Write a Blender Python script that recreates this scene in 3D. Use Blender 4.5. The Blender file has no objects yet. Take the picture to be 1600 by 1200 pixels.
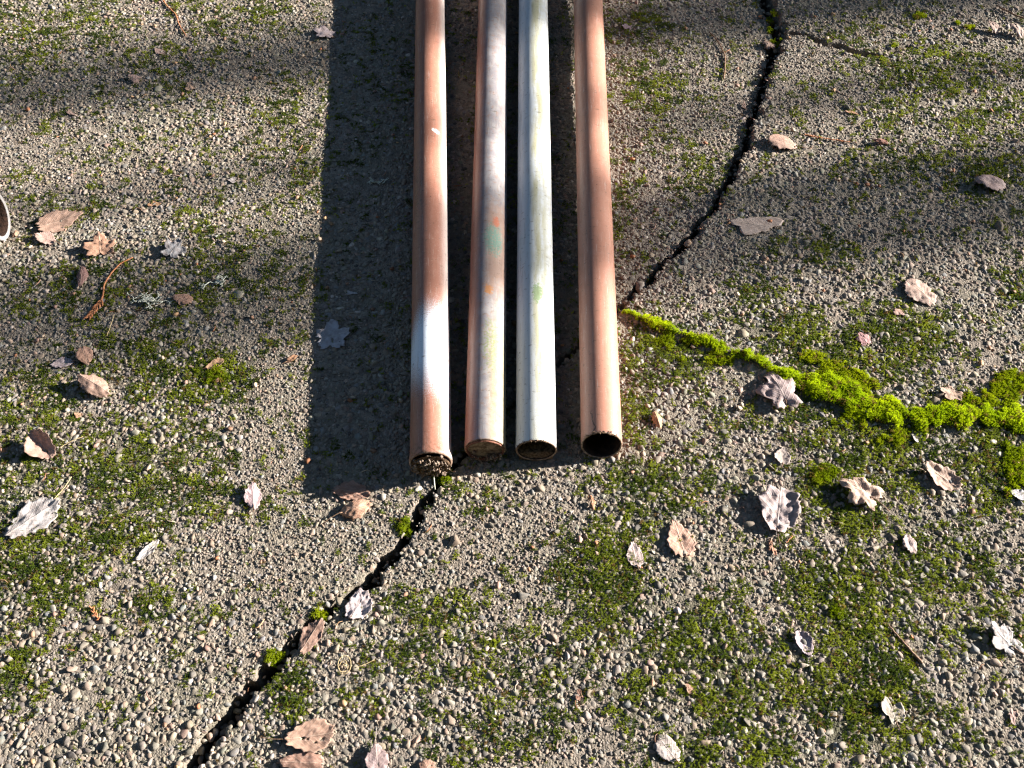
import bpy, bmesh, math, random
import numpy as np
from mathutils import Vector, Matrix, kdtree

SC = bpy.context.scene
COL = SC.collection
rng = np.random.default_rng(11)
random.seed(5)
R_ = math.radians

# ------------------------------------------------------------------ camera
FPX, TH = 1430.0, R_(56.5)
PD, PR = 0.060, 0.030                       # steel pipe diameter and radius
CH = FPX * PD / 65 * (FPX * math.sin(TH) + 118 * math.cos(TH)) / FPX + PR
cam = bpy.data.cameras.new('camera'); cam_o = bpy.data.objects.new('camera', cam); COL.objects.link(cam_o)
cam.sensor_width = 36; cam.lens = 36 * FPX / 1600; cam.clip_start = .02; cam.clip_end = 500
cam_o.location = (0, 0, CH); cam_o.rotation_euler = (math.pi / 2 - TH, 0, 0)
SC.camera = cam_o

# ------------------------------------------------------------------ sky, sun, exposure
SUN_EL, SUN_AZ = R_(19.2), R_(10.2)         # azimuth counted from +x towards +y
sdir = Vector((math.cos(SUN_EL) * math.cos(SUN_AZ), math.cos(SUN_EL) * math.sin(SUN_AZ), math.sin(SUN_EL)))
W = bpy.data.worlds.new('World'); SC.world = W; W.use_nodes = True
wn = W.node_tree.nodes; bg = wn['Background']
sky = wn.new('ShaderNodeTexSky'); sky.sky_type = 'NISHITA'; sky.sun_disc = False
sky.air_density = .95; sky.dust_density = .1; sky.ozone_density = 1.6; sky.sun_elevation = SUN_EL; sky.sun_rotation = math.pi / 2 - SUN_AZ
W.node_tree.links.new(sky.outputs[0], bg.inputs[0]); bg.inputs[1].default_value = .05
sun = bpy.data.lights.new('sun', 'SUN'); sun.energy = 5.0; sun.angle = R_(.53); sun.color = (1, .95, .895)
sun_o = bpy.data.objects.new('sun', sun); COL.objects.link(sun_o); sun_o.location = (4, 1, 3)
sun_o.rotation_euler = sdir.to_track_quat('Z', 'Y').to_euler()
SC.view_settings.view_transform = 'Standard'; SC.view_settings.look = 'None'
SC.view_settings.gamma = 1; SC.view_settings.use_curve_mapping = False
SC.view_settings.exposure = 1.88
SC.cycles.max_bounces = 5; SC.cycles.diffuse_bounces = 2; SC.cycles.glossy_bounces = 3
SC.cycles.caustics_reflective = False; SC.cycles.caustics_refractive = False; SC.cycles.sample_clamp_indirect = 4
SC.cycles.use_denoising = True; SC.cycles.denoiser = 'OPENIMAGEDENOISE'; SC.cycles.denoising_input_passes = 'RGB_ALBEDO_NORMAL'; SC.cycles.filter_width = 1.25; SC.cycles.use_adaptive_sampling = True; SC.cycles.adaptive_threshold = .02

# ------------------------------------------------------------------ plan of the place, measured on the photograph
CF = np.array([0, math.cos(TH), -math.sin(TH)]); CU = np.array([0, math.sin(TH), math.cos(TH)])
def at(u, v, z=0.0):
    """ground point (at height z) that the photograph shows at pixel u, v"""
    dx = u - 800.; dy = CF[1] * FPX - CU[1] * (v - 600.); dz = CF[2] * FPX - CU[2] * (v - 600.)
    t = (z - CH) / dz
    return np.array([dx * t, dy * t, z])
def topx(X, Y):
    dz = -CH; de = Y * CF[1] + dz * CF[2]
    return 800 + FPX * X / de, 600 - FPX * (Y * CU[1] + dz * CU[2]) / de
def mpp(v):                                  # metres per pixel at image row v
    p = at(800, v); return (p[1] * CF[1] - CH * CF[2]) / FPX

# ------------------------------------------------------------------ numpy noise
def _h(i, j, s):
    n = (i * 374761393 + j * 668265263 + s * 1442695041) & 0xFFFFFFFF
    n = ((n ^ (n >> 13)) * 1274126177) & 0xFFFFFFFF
    return ((n ^ (n >> 16)) & 0xFFFF) / 65535.0
def vnoise(x, y, s=0):
    x = np.asarray(x, float); y = np.asarray(y, float)
    i = np.floor(x).astype(np.int64); j = np.floor(y).astype(np.int64)
    u = x - i; v = y - j; u = u * u * (3 - 2 * u); v = v * v * (3 - 2 * v)
    a = _h(i, j, s); b = _h(i + 1, j, s); c = _h(i, j + 1, s); d = _h(i + 1, j + 1, s)
    return (a * (1 - u) + b * u) * (1 - v) + (c * (1 - u) + d * u) * v
def fbm(x, y, s=0, o=4):
    t = 0; a = .5; k = 0
    for q in range(o):
        t = t + a * vnoise(x * 2 ** q + 17.3 * q, y * 2 ** q - 9.1 * q, s + q); k += a; a *= .5
    return t / k
def sst(x, a, b):
    t = np.clip((x - a) / (b - a), 0, 1); return t * t * (3 - 2 * t)

# ------------------------------------------------------------------ material helpers
class NT:
    def __init__(s, name):
        s.m = bpy.data.materials.new(name); s.m.use_nodes = True; s.t = s.m.node_tree; s.n = s.t.nodes
        s.b = s.n['Principled BSDF']; s.out = s.n['Material Output']
    def new(s, ty, **k):
        o = s.n.new(ty)
        for a, v in k.items(): setattr(o, a, v)
        return o
    def put(s, sock, v):
        if v is None: return
        if hasattr(v, 'is_linked') or isinstance(v, bpy.types.NodeSocket): s.t.links.new(v, sock)
        elif isinstance(v, (tuple, list)) and len(v) == 3 and sock.type == 'RGBA': sock.default_value = (*v, 1)
        else: sock.default_value = v
    def math(s, op, a, b=None, c=None, clamp=False):
        o = s.new('ShaderNodeMath', operation=op, use_clamp=clamp)
        for i, v in enumerate((a, b, c)):
            if v is not None: s.put(o.inputs[i], v)
        return o.outputs[0]
    def mul(s, a, b): return s.math('MULTIPLY', a, b)
    def add(s, a, b): return s.math('ADD', a, b)
    def sub(s, a, b): return s.math('SUBTRACT', a, b)
    def step(s, x, a, b):
        o = s.new('ShaderNodeMapRange', interpolation_type='SMOOTHSTEP')
        s.put(o.inputs['Value'], x); s.put(o.inputs['From Min'], a); s.put(o.inputs['From Max'], b)
        return o.outputs[0]
    def band(s, x, a, b, soft):
        return s.mul(s.step(x, a - soft, a + soft), s.sub(1.0, s.step(x, b - soft, b + soft)))
    def mix(s, f, a, b, bt='MIX'):
        o = s.new('ShaderNodeMix', data_type='RGBA', blend_type=bt)
        s.put(o.inputs[0], f); s.put(o.inputs[6], a); s.put(o.inputs[7], b)
        return o.outputs[2]
    def noise(s, vec, scale, detail=3, rough=.55, col=False):
        o = s.new('ShaderNodeTexNoise'); s.put(o.inputs['Vector'], vec)
        o.inputs['Scale'].default_value = scale; o.inputs['Detail'].default_value = detail; o.inputs['Roughness'].default_value = rough
        return o.outputs['Color' if col else 'Fac']
    def voro(s, vec, scale, out='Distance'):
        o = s.new('ShaderNodeTexVoronoi'); s.put(o.inputs['Vector'], vec); o.inputs['Scale'].default_value = scale
        return o.outputs[out]
    def obj(s): return s.new('ShaderNodeTexCoord').outputs['Object']
    def pos(s): return s.new('ShaderNodeNewGeometry').outputs['Position']
    def xyz(s, v):
        o = s.new('ShaderNodeSeparateXYZ'); s.put(o.inputs[0], v); return o.outputs
    def vec(s, x, y, z):
        o = s.new('ShaderNodeCombineXYZ')
        for i, v in enumerate((x, y, z)): s.put(o.inputs[i], v)
        return o.outputs[0]
    def attr(s, name, ty='GEOMETRY'):
        return s.new('ShaderNodeAttribute', attribute_name=name, attribute_type=ty).outputs
    def oinfo(s): return s.new('ShaderNodeObjectInfo').outputs
    def bump(s, h, strength=.5, dist=.001):
        o = s.new('ShaderNodeBump'); o.inputs['Strength'].default_value = strength; o.inputs['Distance'].default_value = dist
        s.put(o.inputs['Height'], h); s.t.links.new(o.outputs[0], s.b.inputs['Normal'])
    def set(s, color=None, rough=None, spec=None, **k):
        s.put(s.b.inputs['Base Color'], color); s.put(s.b.inputs['Roughness'], rough)
        s.put(s.b.inputs['Specular IOR Level'], spec)
        for a, v in k.items(): s.put(s.b.inputs[a.replace('_', ' ')], v)
        return s.m

def stone_mat(name, kind):
    n = NT(name)
    if kind == 'inst': c = n.attr('col', 'INSTANCER')['Color']; v = n.pos()
    else: c = n.oinfo()['Color']; v = n.pos()
    a = n.noise(v, 900, 3); b = n.noise(v, 160, 2)
    c = n.mix(n.step(a, .3, .75), n.mix(.5, c, (.05, .05, .045)), c)
    c = n.mix(n.mul(n.step(b, .42, .66), .65), c, (.255, .215, .165))
    n.bump(a, .35, .0006)
    return n.set(c, .78, .3)
M_PEB = stone_mat('aggregate_stone', 'inst'); M_STONE = stone_mat('embedded_stone', 'obj')

def concrete_mat():
    n = NT('weathered_concrete'); p = n.pos()
    big = n.noise(p, 6, 4); mid = n.noise(p, 60, 4); fine = n.noise(p, 700, 3); vo = n.voro(p, 330)
    c = n.mix(n.step(mid, .35, .7), (.195, .158, .124), (.36, .298, .238))
    c = n.mix(n.step(big, .4, .7), c, n.mix(.6, c, (.23, .21, .15)))
    c = n.mix(n.mul(n.step(fine, .45, .7), .5), c, (.10, .088, .066))
    ms = n.attr('moss')['Fac']
    c = n.mix(n.mul(n.step(n.add(ms, n.mul(n.sub(mid, .5), .7)), .25, .75), .7), c, (.045, .052, .018))
    dp = n.attr('soil')['Fac']
    c = n.mix(dp, c, (.045, .036, .026))
    h = n.add(n.mul(vo, -.9), n.mul(fine, .8))
    n.bump(h, .9, .002)
    return n.set(c, .9, .2)
M_CONC = concrete_mat()

def moss_mat():
    n = NT('moss'); c = n.attr('col', 'INSTANCER')['Color']
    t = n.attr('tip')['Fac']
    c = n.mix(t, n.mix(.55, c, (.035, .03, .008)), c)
    n.set(c, .75, .25)
    tr = n.new('ShaderNodeBsdfTranslucent'); n.put(tr.inputs[0], c)
    mx = n.new('ShaderNodeMixShader'); mx.inputs[0].default_value = .42
    n.t.links.new(n.b.outputs[0], mx.inputs[1]); n.t.links.new(tr.outputs[0], mx.inputs[2]); n.t.links.new(mx.outputs[0], n.out.inputs[0])
    return n.m
M_MOSS = moss_mat()

def leaf_mat():
    n = NT('dead_leaf'); base = n.oinfo()['Color']; rnd = n.oinfo()['Random']
    o = n.obj(); lp = n.xyz(n.attr('lp')['Vector'])
    off = n.new('ShaderNodeVectorMath', operation='ADD'); n.put(off.inputs[0], o); n.put(off.inputs[1], n.vec(n.mul(rnd, 9.), n.mul(rnd, 5.), 0.))
    v = off.outputs[0]
    a = n.noise(v, 110, 4); b = n.noise(v, 420, 3); sp = n.voro(v, 260)
    c = n.mix(n.step(a, .3, .7), n.mix(.45, base, (.14, .075, .045)), base)
    c = n.mix(n.mul(n.step(b, .55, .75), .45), c, (.55, .47, .42))
    spots = n.mul(n.sub(1.0, n.step(sp, .10, .22)), n.step(n.noise(v, 60, 2), .5, .62))
    c = n.mix(n.mul(spots, .35), c, (.05, .03, .02))
    # veins: a midrib and side veins running towards the tip
    ax = n.math('ABSOLUTE', lp[0]); mid = n.sub(1.0, n.step(ax, .015, .05))
    sv = n.math('PINGPONG', n.add(lp[1], n.mul(ax, -.75)), .11)
    side = n.mul(n.sub(1.0, n.step(sv, .006, .026)), .55)
    vein = n.math('MAXIMUM', mid, side)
    c = n.mix(n.mul(vein, .5), c, n.mix(.5, base, (.62, .50, .38)))
    n.bump(n.add(n.mul(vein, .7), n.add(n.mul(b, .6), n.mul(a, .8))), .6, .0012)
    n.set(c, .62, .3)
    tr = n.new('ShaderNodeBsdfTranslucent'); n.put(tr.inputs[0], c)
    mx = n.new('ShaderNodeMixShader'); mx.inputs[0].default_value = .12
    n.t.links.new(n.b.outputs[0], mx.inputs[1]); n.t.links.new(tr.outputs[0], mx.inputs[2]); n.t.links.new(mx.outputs[0], n.out.inputs[0])
    return n.m
M_LEAF = leaf_mat()

def plain_mat(name, c1, c2, scale, rough=.7, bump=.4, bd=.001):
    n = NT(name); o = n.pos(); a = n.noise(o, scale, 4)
    n.bump(n.noise(o, scale * 2.5, 3), bump, bd)
    return n.set(n.mix(n.step(a, .35, .65), c1, c2), rough, .3)
M_TWIG = plain_mat('brown_twig', (.13, .07, .04), (.30, .19, .12), 300)
M_CEDAR = plain_mat('dry_cedar', (.34, .12, .05), (.50, .22, .10), 300)
M_LICHEN = plain_mat('pale_lichen', (.60, .60, .48), (.75, .75, .63), 400)
M_STRAW = plain_mat('straw', (.5, .36, .17), (.62, .5, .28), 300)
M_SOIL = plain_mat('soil_clump', (.08, .048, .028), (.28, .18, .11), 260, .9, .9, .003)
M_CLAY = plain_mat('dried_mud', (.15, .10, .07), (.40, .31, .235), 150, .9, .9, .003)
M_ROOT = plain_mat('dry_root', (.30, .16, .09), (.45, .30, .2), 300)
M_RUST = plain_mat('rusty_inside', (.022, .012, .008), (.06, .03, .018), 140, .85, .6, .002)
M_RIM = plain_mat('bare_rim', (.20, .11, .07), (.42, .30, .22), 220, .6, .6, .001)
M_BARK = plain_mat('tree_bark', (.10, .08, .06), (.2, .17, .13), 30, .9, .8, .01)
M_CRUMB = NT('leaf_crumb'); M_CRUMB = M_CRUMB.set(M_CRUMB.attr('col', 'INSTANCER')['Color'], .7, .3)

# ------------------------------------------------------------------ mesh helpers
def mesh_np(name, v, f, mat=None, smooth=True):
    """v (n,3) array, f (m,3|4) int array"""
    me = bpy.data.meshes.new(name); v = np.asarray(v, np.float32); f = np.asarray(f, np.int32); k = f.shape[1]
    me.vertices.add(len(v)); me.vertices.foreach_set('co', v.ravel())
    me.loops.add(f.size); me.loops.foreach_set('vertex_index', f.ravel())
    me.polygons.add(len(f)); me.polygons.foreach_set('loop_start', np.arange(0, f.size, k, dtype=np.int32))
    if smooth: me.polygons.foreach_set('use_smooth', np.ones(len(f), bool))
    me.update(calc_edges=True); me.validate()
    if mat: me.materials.append(mat)
    return me
def mesh_py(name, v, f, mat=None, smooth=True):
    me = bpy.data.meshes.new(name); me.from_pydata([tuple(p) for p in v], [], f)
    if smooth: me.polygons.foreach_set('use_smooth', [True] * len(me.polygons))
    if mat: me.materials.append(mat)
    return me
def link(name, me, parent=None, loc=None, **props):
    o = bpy.data.objects.new(name, me); COL.objects.link(o)
    if parent: o.parent = parent
    if loc is not None: o.location = tuple(float(q) for q in loc)
    for k, v in props.items(): o[k] = v
    return o
def tube(pts, rad, seg=6, cap=True):
    pts = [Vector(p) for p in pts]; n = len(pts); rad = rad if isinstance(rad, (list, tuple)) else [rad] * n
    V = []; F = []; nrm = None
    for i, p in enumerate(pts):
        t = (pts[min(i + 1, n - 1)] - pts[max(i - 1, 0)]).normalized()
        if nrm is None: nrm = t.orthogonal().normalized()
        nrm = (nrm - t * nrm.dot(t)).normalized(); bn = t.cross(nrm)
        for k in range(seg):
            a = 2 * math.pi * k / seg; V.append(p + (nrm * math.cos(a) + bn * math.sin(a)) * rad[i])
    for i in range(n - 1):
        for k in range(seg):
            k2 = (k + 1) % seg; F.append((i * seg + k, i * seg + k2, (i + 1) * seg + k2, (i + 1) * seg + k))
    if cap:
        F.append(tuple(range(seg - 1, -1, -1))); F.append(tuple((n - 1) * seg + k for k in range(seg)))
    return V, F
def merge(parts):
    V = []; F = []
    for v, f in parts:
        o = len(V); V += list(v); F += [tuple(i + o for i in q) for q in f]
    return V, F

# ------------------------------------------------------------------ ground: two cracked slabs of exposed aggregate
def dens(poly, w, step=.012, amp=.0028, seed=1):
    P = []; Wd = []; r = random.Random(seed)
    for i in range(len(poly) - 1):
        a = poly[i]; b = poly[i + 1]; L = np.linalg.norm(b - a); k = max(1, int(L / step))
        nn = np.array([-(b - a)[1], (b - a)[0]]) / max(L, 1e-6)
        for q in range(k):
            t = q / k; P.append(a + (b - a) * t + nn * r.gauss(0, amp) * (0 if q == 0 else 1)); Wd.append((w[i] + (w[i + 1] - w[i]) * t) * r.uniform(.55, 1.35))
    P.append(poly[-1]); Wd.append(w[-1])
    return np.array(P), np.array(Wd)
def px_poly(pp): return [at(u, v)[:2] for u, v, _ in pp], [w * mpp(v) for u, v, w in pp]

CR = [(1193, -30, 16), (1204, 10, 18), (1221, 38, 22), (1216, 62, 18), (1200, 112, 14), (1181, 168, 13), (1167, 222, 12), (1142, 278, 14), (1106, 335, 13),
      (1060, 390, 10), (1020, 430, 9), (973, 478, 9), (880, 560, 9), (780, 650, 10), (697, 737, 14), (655, 790, 15), (626, 850, 20), (572, 915, 20),
      (512, 955, 17), (462, 1000, 25), (428, 1045, 27), (370, 1100, 24), (335, 1145, 26), (302, 1195, 30), (270, 1240, 28)]
cp, cw = px_poly(CR); cw = [q * .9 for q in cw]
cp = [cp[0] + (cp[0] - cp[3]) * 8] + cp + [cp[-1] + (cp[-1] - cp[-4]) * 8]; cw = [cw[0]] + cw + [cw[-1]]
CRP, CRW = dens(cp, cw, seed=4)
C2 = [(1222, 50, 3), (1262, 55, 6), (1290, 70, 7), (1312, 72, 7), (1345, 84, 6), (1388, 88, 5), (1402, 76, 4), (1450, 72, 2), (1480, 66, 1.5)]
c2p, c2w = px_poly(C2); C2P, C2W = dens(c2p, c2w, amp=.0022, seed=9); C2W = C2W * 1.75
RG = [(972, 487, 5), (1000, 500, 16), (1040, 514, 15), (1100, 533, 14), (1165, 560, 20), (1225, 588, 27), (1290, 612, 46), (1350, 640, 38), (1420, 655, 36), (1480, 650, 30), (1540, 652, 36), (1600, 662, 40), (1700, 680, 40)]
rp, rw = px_poly(RG); rw = [q * .72 for q in rw]; RGP, RGW = dens(rp, rw, amp=.0015, seed=3)

def polydist(X, Y, P, Wd, lim=None):
    """distance to a polyline, the width there and the side (+1 left of travel)"""
    sh = X.shape; X = X.ravel(); Y = Y.ravel()
    D = np.full(X.size, 1e9); S = np.ones(X.size); WW = np.zeros(X.size)
    for i in range(len(P) - 1):
        a = P[i]; b = P[i + 1]; d = b - a; L2 = d @ d
        if lim is not None:
            m = np.nonzero((X > min(a[0], b[0]) - lim) & (X < max(a[0], b[0]) + lim) & (Y > min(a[1], b[1]) - lim) & (Y < max(a[1], b[1]) + lim))[0]
            if m.size == 0: continue
        else: m = slice(None)
        x = X[m] - a[0]; y = Y[m] - a[1]; t = np.clip((x * d[0] + y * d[1]) / L2, 0, 1)
        q = np.hypot(x - t * d[0], y - t * d[1]); k = q < D[m]
        Dm = D[m]; Sm = S[m]; Wm = WW[m]
        Dm[k] = q[k]; Sm[k] = np.where((d[0] * y - d[1] * x)[k] > 0, 1, -1); Wm[k] = (Wd[i] + (Wd[i + 1] - Wd[i]) * t)[k]
        D[m] = Dm; S[m] = Sm; WW[m] = Wm
    return D.reshape(sh), WW.reshape(sh), S.reshape(sh)
def side_of(X, Y):                           # +1 on the lower, left-hand slab: coarse polyline is enough
    cc = np.array(cp); _, _, s = polydist(X, Y, cc, np.zeros(len(cc))); return -s
# the left slab has sunk: least-squares plane through step heights read along the crack
sp = [(1200, 5, -.019), (1190, 130, -.016), (1150, 260, -.0105), (915, 40, -.008), (915, 250, -.0065), (1060, 390, -.0065), (970, 480, -.0055), (700, 735, -.0035), (570, 915, -.002), (300, 1195, 0), (200, 200, -.009), (480, 762, -.004)]
A = np.array([[1, *at(u, v)[:2]] for u, v, _ in sp]); PL = np.linalg.lstsq(A, np.array([z for *_, z in sp]), rcond=None)[0]
def base_z(X, Y, side):
    z = np.where(side > 0, np.clip(PL[0] + PL[1] * X + PL[2] * Y, -.028, 0), 0.)
    far = sst(np.hypot(X, Y - .9), 1.6, 3.5)
    return z * (1 - far) + .0022 * (fbm(X * 7, Y * 7, 3) - .5) * 2
def gauss_map(X, Y, L):
    u, v = topx(X, Y); m = np.zeros_like(u)
    for cx, cy, rx, ry, s in L: m = np.maximum(m, s * np.exp(-.9 * (((u - cx) / rx) ** 2 + ((v - cy) / ry) ** 2) ** 1.4))
    return m
MOSSL = [(330, 590, 90, 55, .85), (230, 560, 130, 70, .6), (150, 720, 210, 80, .62), (60, 880, 90, 110, .8), (185, 835, 80, 40, .7), (60, 640, 90, 80, .55), (270, 760, 100, 40, .65),
  (240, 950, 90, 60, .42), (25, 1050, 50, 60, .75), (130, 450, 170, 60, .5), (420, 180, 60, 60, .6), (350, 15, 110, 30, .65), (470, 240, 45, 70, .6), (300, 330, 90, 60, .42), (100, 300, 90, 50, .45),
  (60, 40, 150, 90, .5), (430, 560, 40, 60, .35), (250, 470, 120, 40, .45), (200, 100, 160, 60, .4), (440, 420, 40, 80, .4), (330, 420, 80, 60, .4),
  (1000, 30, 60, 45, .75), (1010, 130, 60, 60, .6), (985, 250, 35, 70, .5), (1080, 260, 55, 60, .5), (970, 370, 30, 60, .45), (1450, 110, 130, 60, .75), (1540, 190, 70, 60, .55), (1350, 260, 80, 50, .45), (1530, 275, 80, 40, .7), (1460, 250, 60, 30, .55), (1380, 180, 90, 40, .5),
  (1040, 550, 70, 60, .65), (1240, 520, 70, 45, .9), (1180, 470, 55, 55, .55), (1400, 525, 100, 50, .85), (1330, 560, 90, 55, .9), (1300, 640, 90, 60, .6), (1370, 705, 130, 70, .85), (1550, 720, 70, 90, .9),
  (1150, 640, 60, 50, .35), (1000, 640, 45, 80, .62), (1010, 770, 75, 80, .8), (950, 885, 85, 70, .9), (1080, 760, 60, 50, .5), (1290, 760, 55, 50, .95), (1335, 810, 55, 32, 1.), (1340, 940, 80, 90, 1.), (1280, 920, 60, 60, .85),
  (1470, 880, 110, 70, .75), (1350, 1085, 90, 100, 1.), (1230, 1060, 70, 80, .65), (1080, 1000, 120, 80, .75), (1130, 1080, 90, 80, .8), (1000, 1080, 60, 60, .75), (960, 960, 90, 60, .65), (900, 1040, 90, 60, .55),
  (700, 950, 70, 50, .55), (740, 1040, 100, 60, .5), (640, 1010, 45, 40, .55), (458, 1085, 38, 60, .95), (650, 940, 60, 30, .5), (560, 1080, 60, 60, .45), (740, 780, 45, 30, .55), (1500, 980, 110, 60, .6), (1450, 1150, 110, 60, .5),
  (800, 1140, 100, 50, .5), (1080, 1175, 70, 40, .85), (1200, 1180, 60, 40, .7), (700, 1150, 100, 50, .45), (1580, 450, 40, 40, .6), (1250, 400, 60, 40, .4), (1310, 400, 40, 30, .4), (690, 745, 14, 9, 1.2), (632, 825, 12, 16, 1.2), (497, 958, 12, 9, 1.2), (427, 1028, 13, 10, 1.2)]
FINEL = [(430, 620, 60, 420, .95), (470, 200, 40, 220, .5), (820, 870, 110, 70, .9), (690, 810, 90, 50, .6), (420, 880, 110, 90, .75), (560, 860, 90, 70, .7), (1080, 120, 120, 160, .45), (1280, 130, 110, 90, .6), (60, 230, 120, 60, .4), (1180, 850, 70, 60, .5), (870, 1160, 80, 50, .6), (380, 1020, 60, 60, .6)]
BIGL = [(160, 1080, 260, 140, .9), (1450, 560, 220, 160, .75), (1250, 420, 260, 160, .45), (1450, 1080, 260, 200, .75), (700, 1080, 260, 140, .5), (1100, 650, 160, 160, .4), (280, 700, 120, 80, .4)]
VIVL = [(1585, 598, 34, 20, .95), (1582, 735, 24, 34, .9), (1500, 630, 40, 14, .55), (1560, 620, 40, 20, .6), (1450, 670, 30, 12, .6), (1040, 530, 40, 14, .55), (1110, 560, 40, 14, .5), (1305, 582, 40, 20, .78), (1265, 560, 24, 10, .7), (1340, 600, 30, 20, .8), (1330, 660, 40, 14, .7), (1400, 680, 40, 16, .6), (1200, 905, 1, 1, 0), (1310, 955, 22, 14, .8), (690, 745, 14, 9, .9), (632, 825, 10, 16, 1.), (497, 958, 10, 9, 1.), (427, 1030, 13, 9, 1.), (1213, 58, 8, 4, 1.), (1206, 22, 6, 8, .7), (1205, 38, 5, 5, .8),
        (1395, 72, 8, 8, .8), (1437, 26, 16, 5, .8), (1495, 38, 8, 4, .8), (1512, 44, 8, 3, .8), (335, 585, 24, 16, .7), (1290, 745, 22, 14, .7)]
def moss_map(X, Y):
    u, v = topx(X, Y); return gauss_map(X, Y, MOSSL) * (.72 + .28 * sst(v, 250, 480))

def grid_axis(lo, hi, step, far):
    c = np.arange(lo, hi + step / 2, step); g = []; d = step; x = 0
    while x < far: d *= 1.35; x += d; g.append(x)
    g = np.array(g); return np.concatenate([lo - g[::-1], c, hi + g])
gx = grid_axis(-1.30, 1.30, .0031, 140); gy = grid_axis(.02, 1.82, .0031, 140)
GX, GY = np.meshgrid(gx, gy); nxg, nyg = len(gx), len(gy)
CD, CWD, CSD = polydist(GX, GY, CRP, CRW, .09)
SIDE = side_of(GX, GY); near = CD < .06; SIDE = np.where(near, -CSD, SIDE)
GZ = base_z(GX, GY, SIDE)
inner = (np.abs(GX) < 1.35) & (GY > -.05) & (GY < 1.9)
GZ = GZ + inner * (.0014 * (fbm(GX * 210, GY * 210, 21, 3) - .5) * 2)
edge = .007
groove = sst(CWD / 2 + edge * (vnoise(GX * 130, GY * 130, 5) - .25) - CD, -.0012, .0035) * near
soil = groove.copy()
GZ = GZ - groove * (.022 + .040 * vnoise(GX * 28, GY * 28, 6) + .008 * vnoise(GX * 120, GY * 120, 7))
D2, W2, _ = polydist(GX, GY, C2P, C2W, .05); g2 = sst(W2 / 2 - D2, -.001, .003) * (D2 < .05)
GZ = GZ - g2 * .035; soil = np.maximum(soil, g2)
DR, WR, _ = polydist(GX, GY, RGP, RGW, .12)
def ridge(DR, WR, X, Y): return np.where(DR < .1, sst(WR * .75 * (.7 + .6 * vnoise(X * 40, Y * 40, 8)) - DR, -.008, .014), 0)
RID = ridge(DR, WR, GX, GY)
GZ = GZ + RID * .006
MM = moss_map(GX, GY)
idx = np.arange(nxg * nyg).reshape(nyg, nxg)
F = np.stack([idx[:-1, :-1], idx[:-1, 1:], idx[1:, 1:], idx[1:, :-1]], -1).reshape(-1, 4)
gme = mesh_np('concrete_ground', np.stack([GX, GY, GZ], -1).reshape(-1, 3), F, M_CONC)
for nm, arr in (('moss', np.clip(np.maximum(MM, RID * 1.2), 0, 1)), ('soil', soil)):
    a = gme.attributes.new(nm, 'FLOAT', 'POINT'); a.data.foreach_set('value', arr.astype(np.float32).ravel())
ground = link('concrete_ground', gme, kind='structure', label='cracked exposed aggregate concrete with embedded pebbles')

def ground_at(X, Y):
    """surface height under the stones, crack left out, plus crack mask"""
    X = np.asarray(X, float); Y = np.asarray(Y, float)
    d, w, s = polydist(X, Y, CRP, CRW, .09); sd = np.where(d < .06, -s, side_of(X, Y))
    dr, wr, _ = polydist(X, Y, RGP, RGW, .12); rd = ridge(dr, wr, X, Y)
    d2, w2, _ = polydist(X, Y, C2P, C2W, .05)
    incr = (d < w * .5 + .0005) | (d2 < w2 * .5)
    return base_z(X, Y, sd) + rd * .006, incr, rd
def gz(x, y): return float(ground_at(np.array([x]), np.array([y]))[0][0])

# ------------------------------------------------------------------ scatter: stones, grit, moss, crumbs
def ico(sub):
    bm = bmesh.new(); bmesh.ops.create_icosphere(bm, subdivisions=sub, radius=1)
    v = np.array([p.co for p in bm.verts]); f = np.array([[q.index for q in p.verts] for p in bm.faces]); bm.free(); return v, f
def stone_proto(seed, sub, mat):
    r = np.random.default_rng(seed); v, f = ico(sub)
    for _ in range(5):
        d = r.normal(size=3); d /= np.linalg.norm(d); v = v * (1 + .17 * np.sin(2.1 * (v @ d) + r.uniform(0, 6)))[:, None]
    for _ in range(11):                      # worn and broken facets
        d = r.normal(size=3); d[2] = abs(d[2]) * .6; d /= np.linalg.norm(d); h = r.uniform(.42, .82); k = v @ d
        v = v - np.outer(np.maximum(k - h, 0) * .92, d)
    v = v / np.abs(v).max(0)
    return mesh_np('stone', v, f, mat)
def protos(n, fn, name):
    return [bpy.data.objects.new(name, fn(i)) for i in range(n)]
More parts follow.
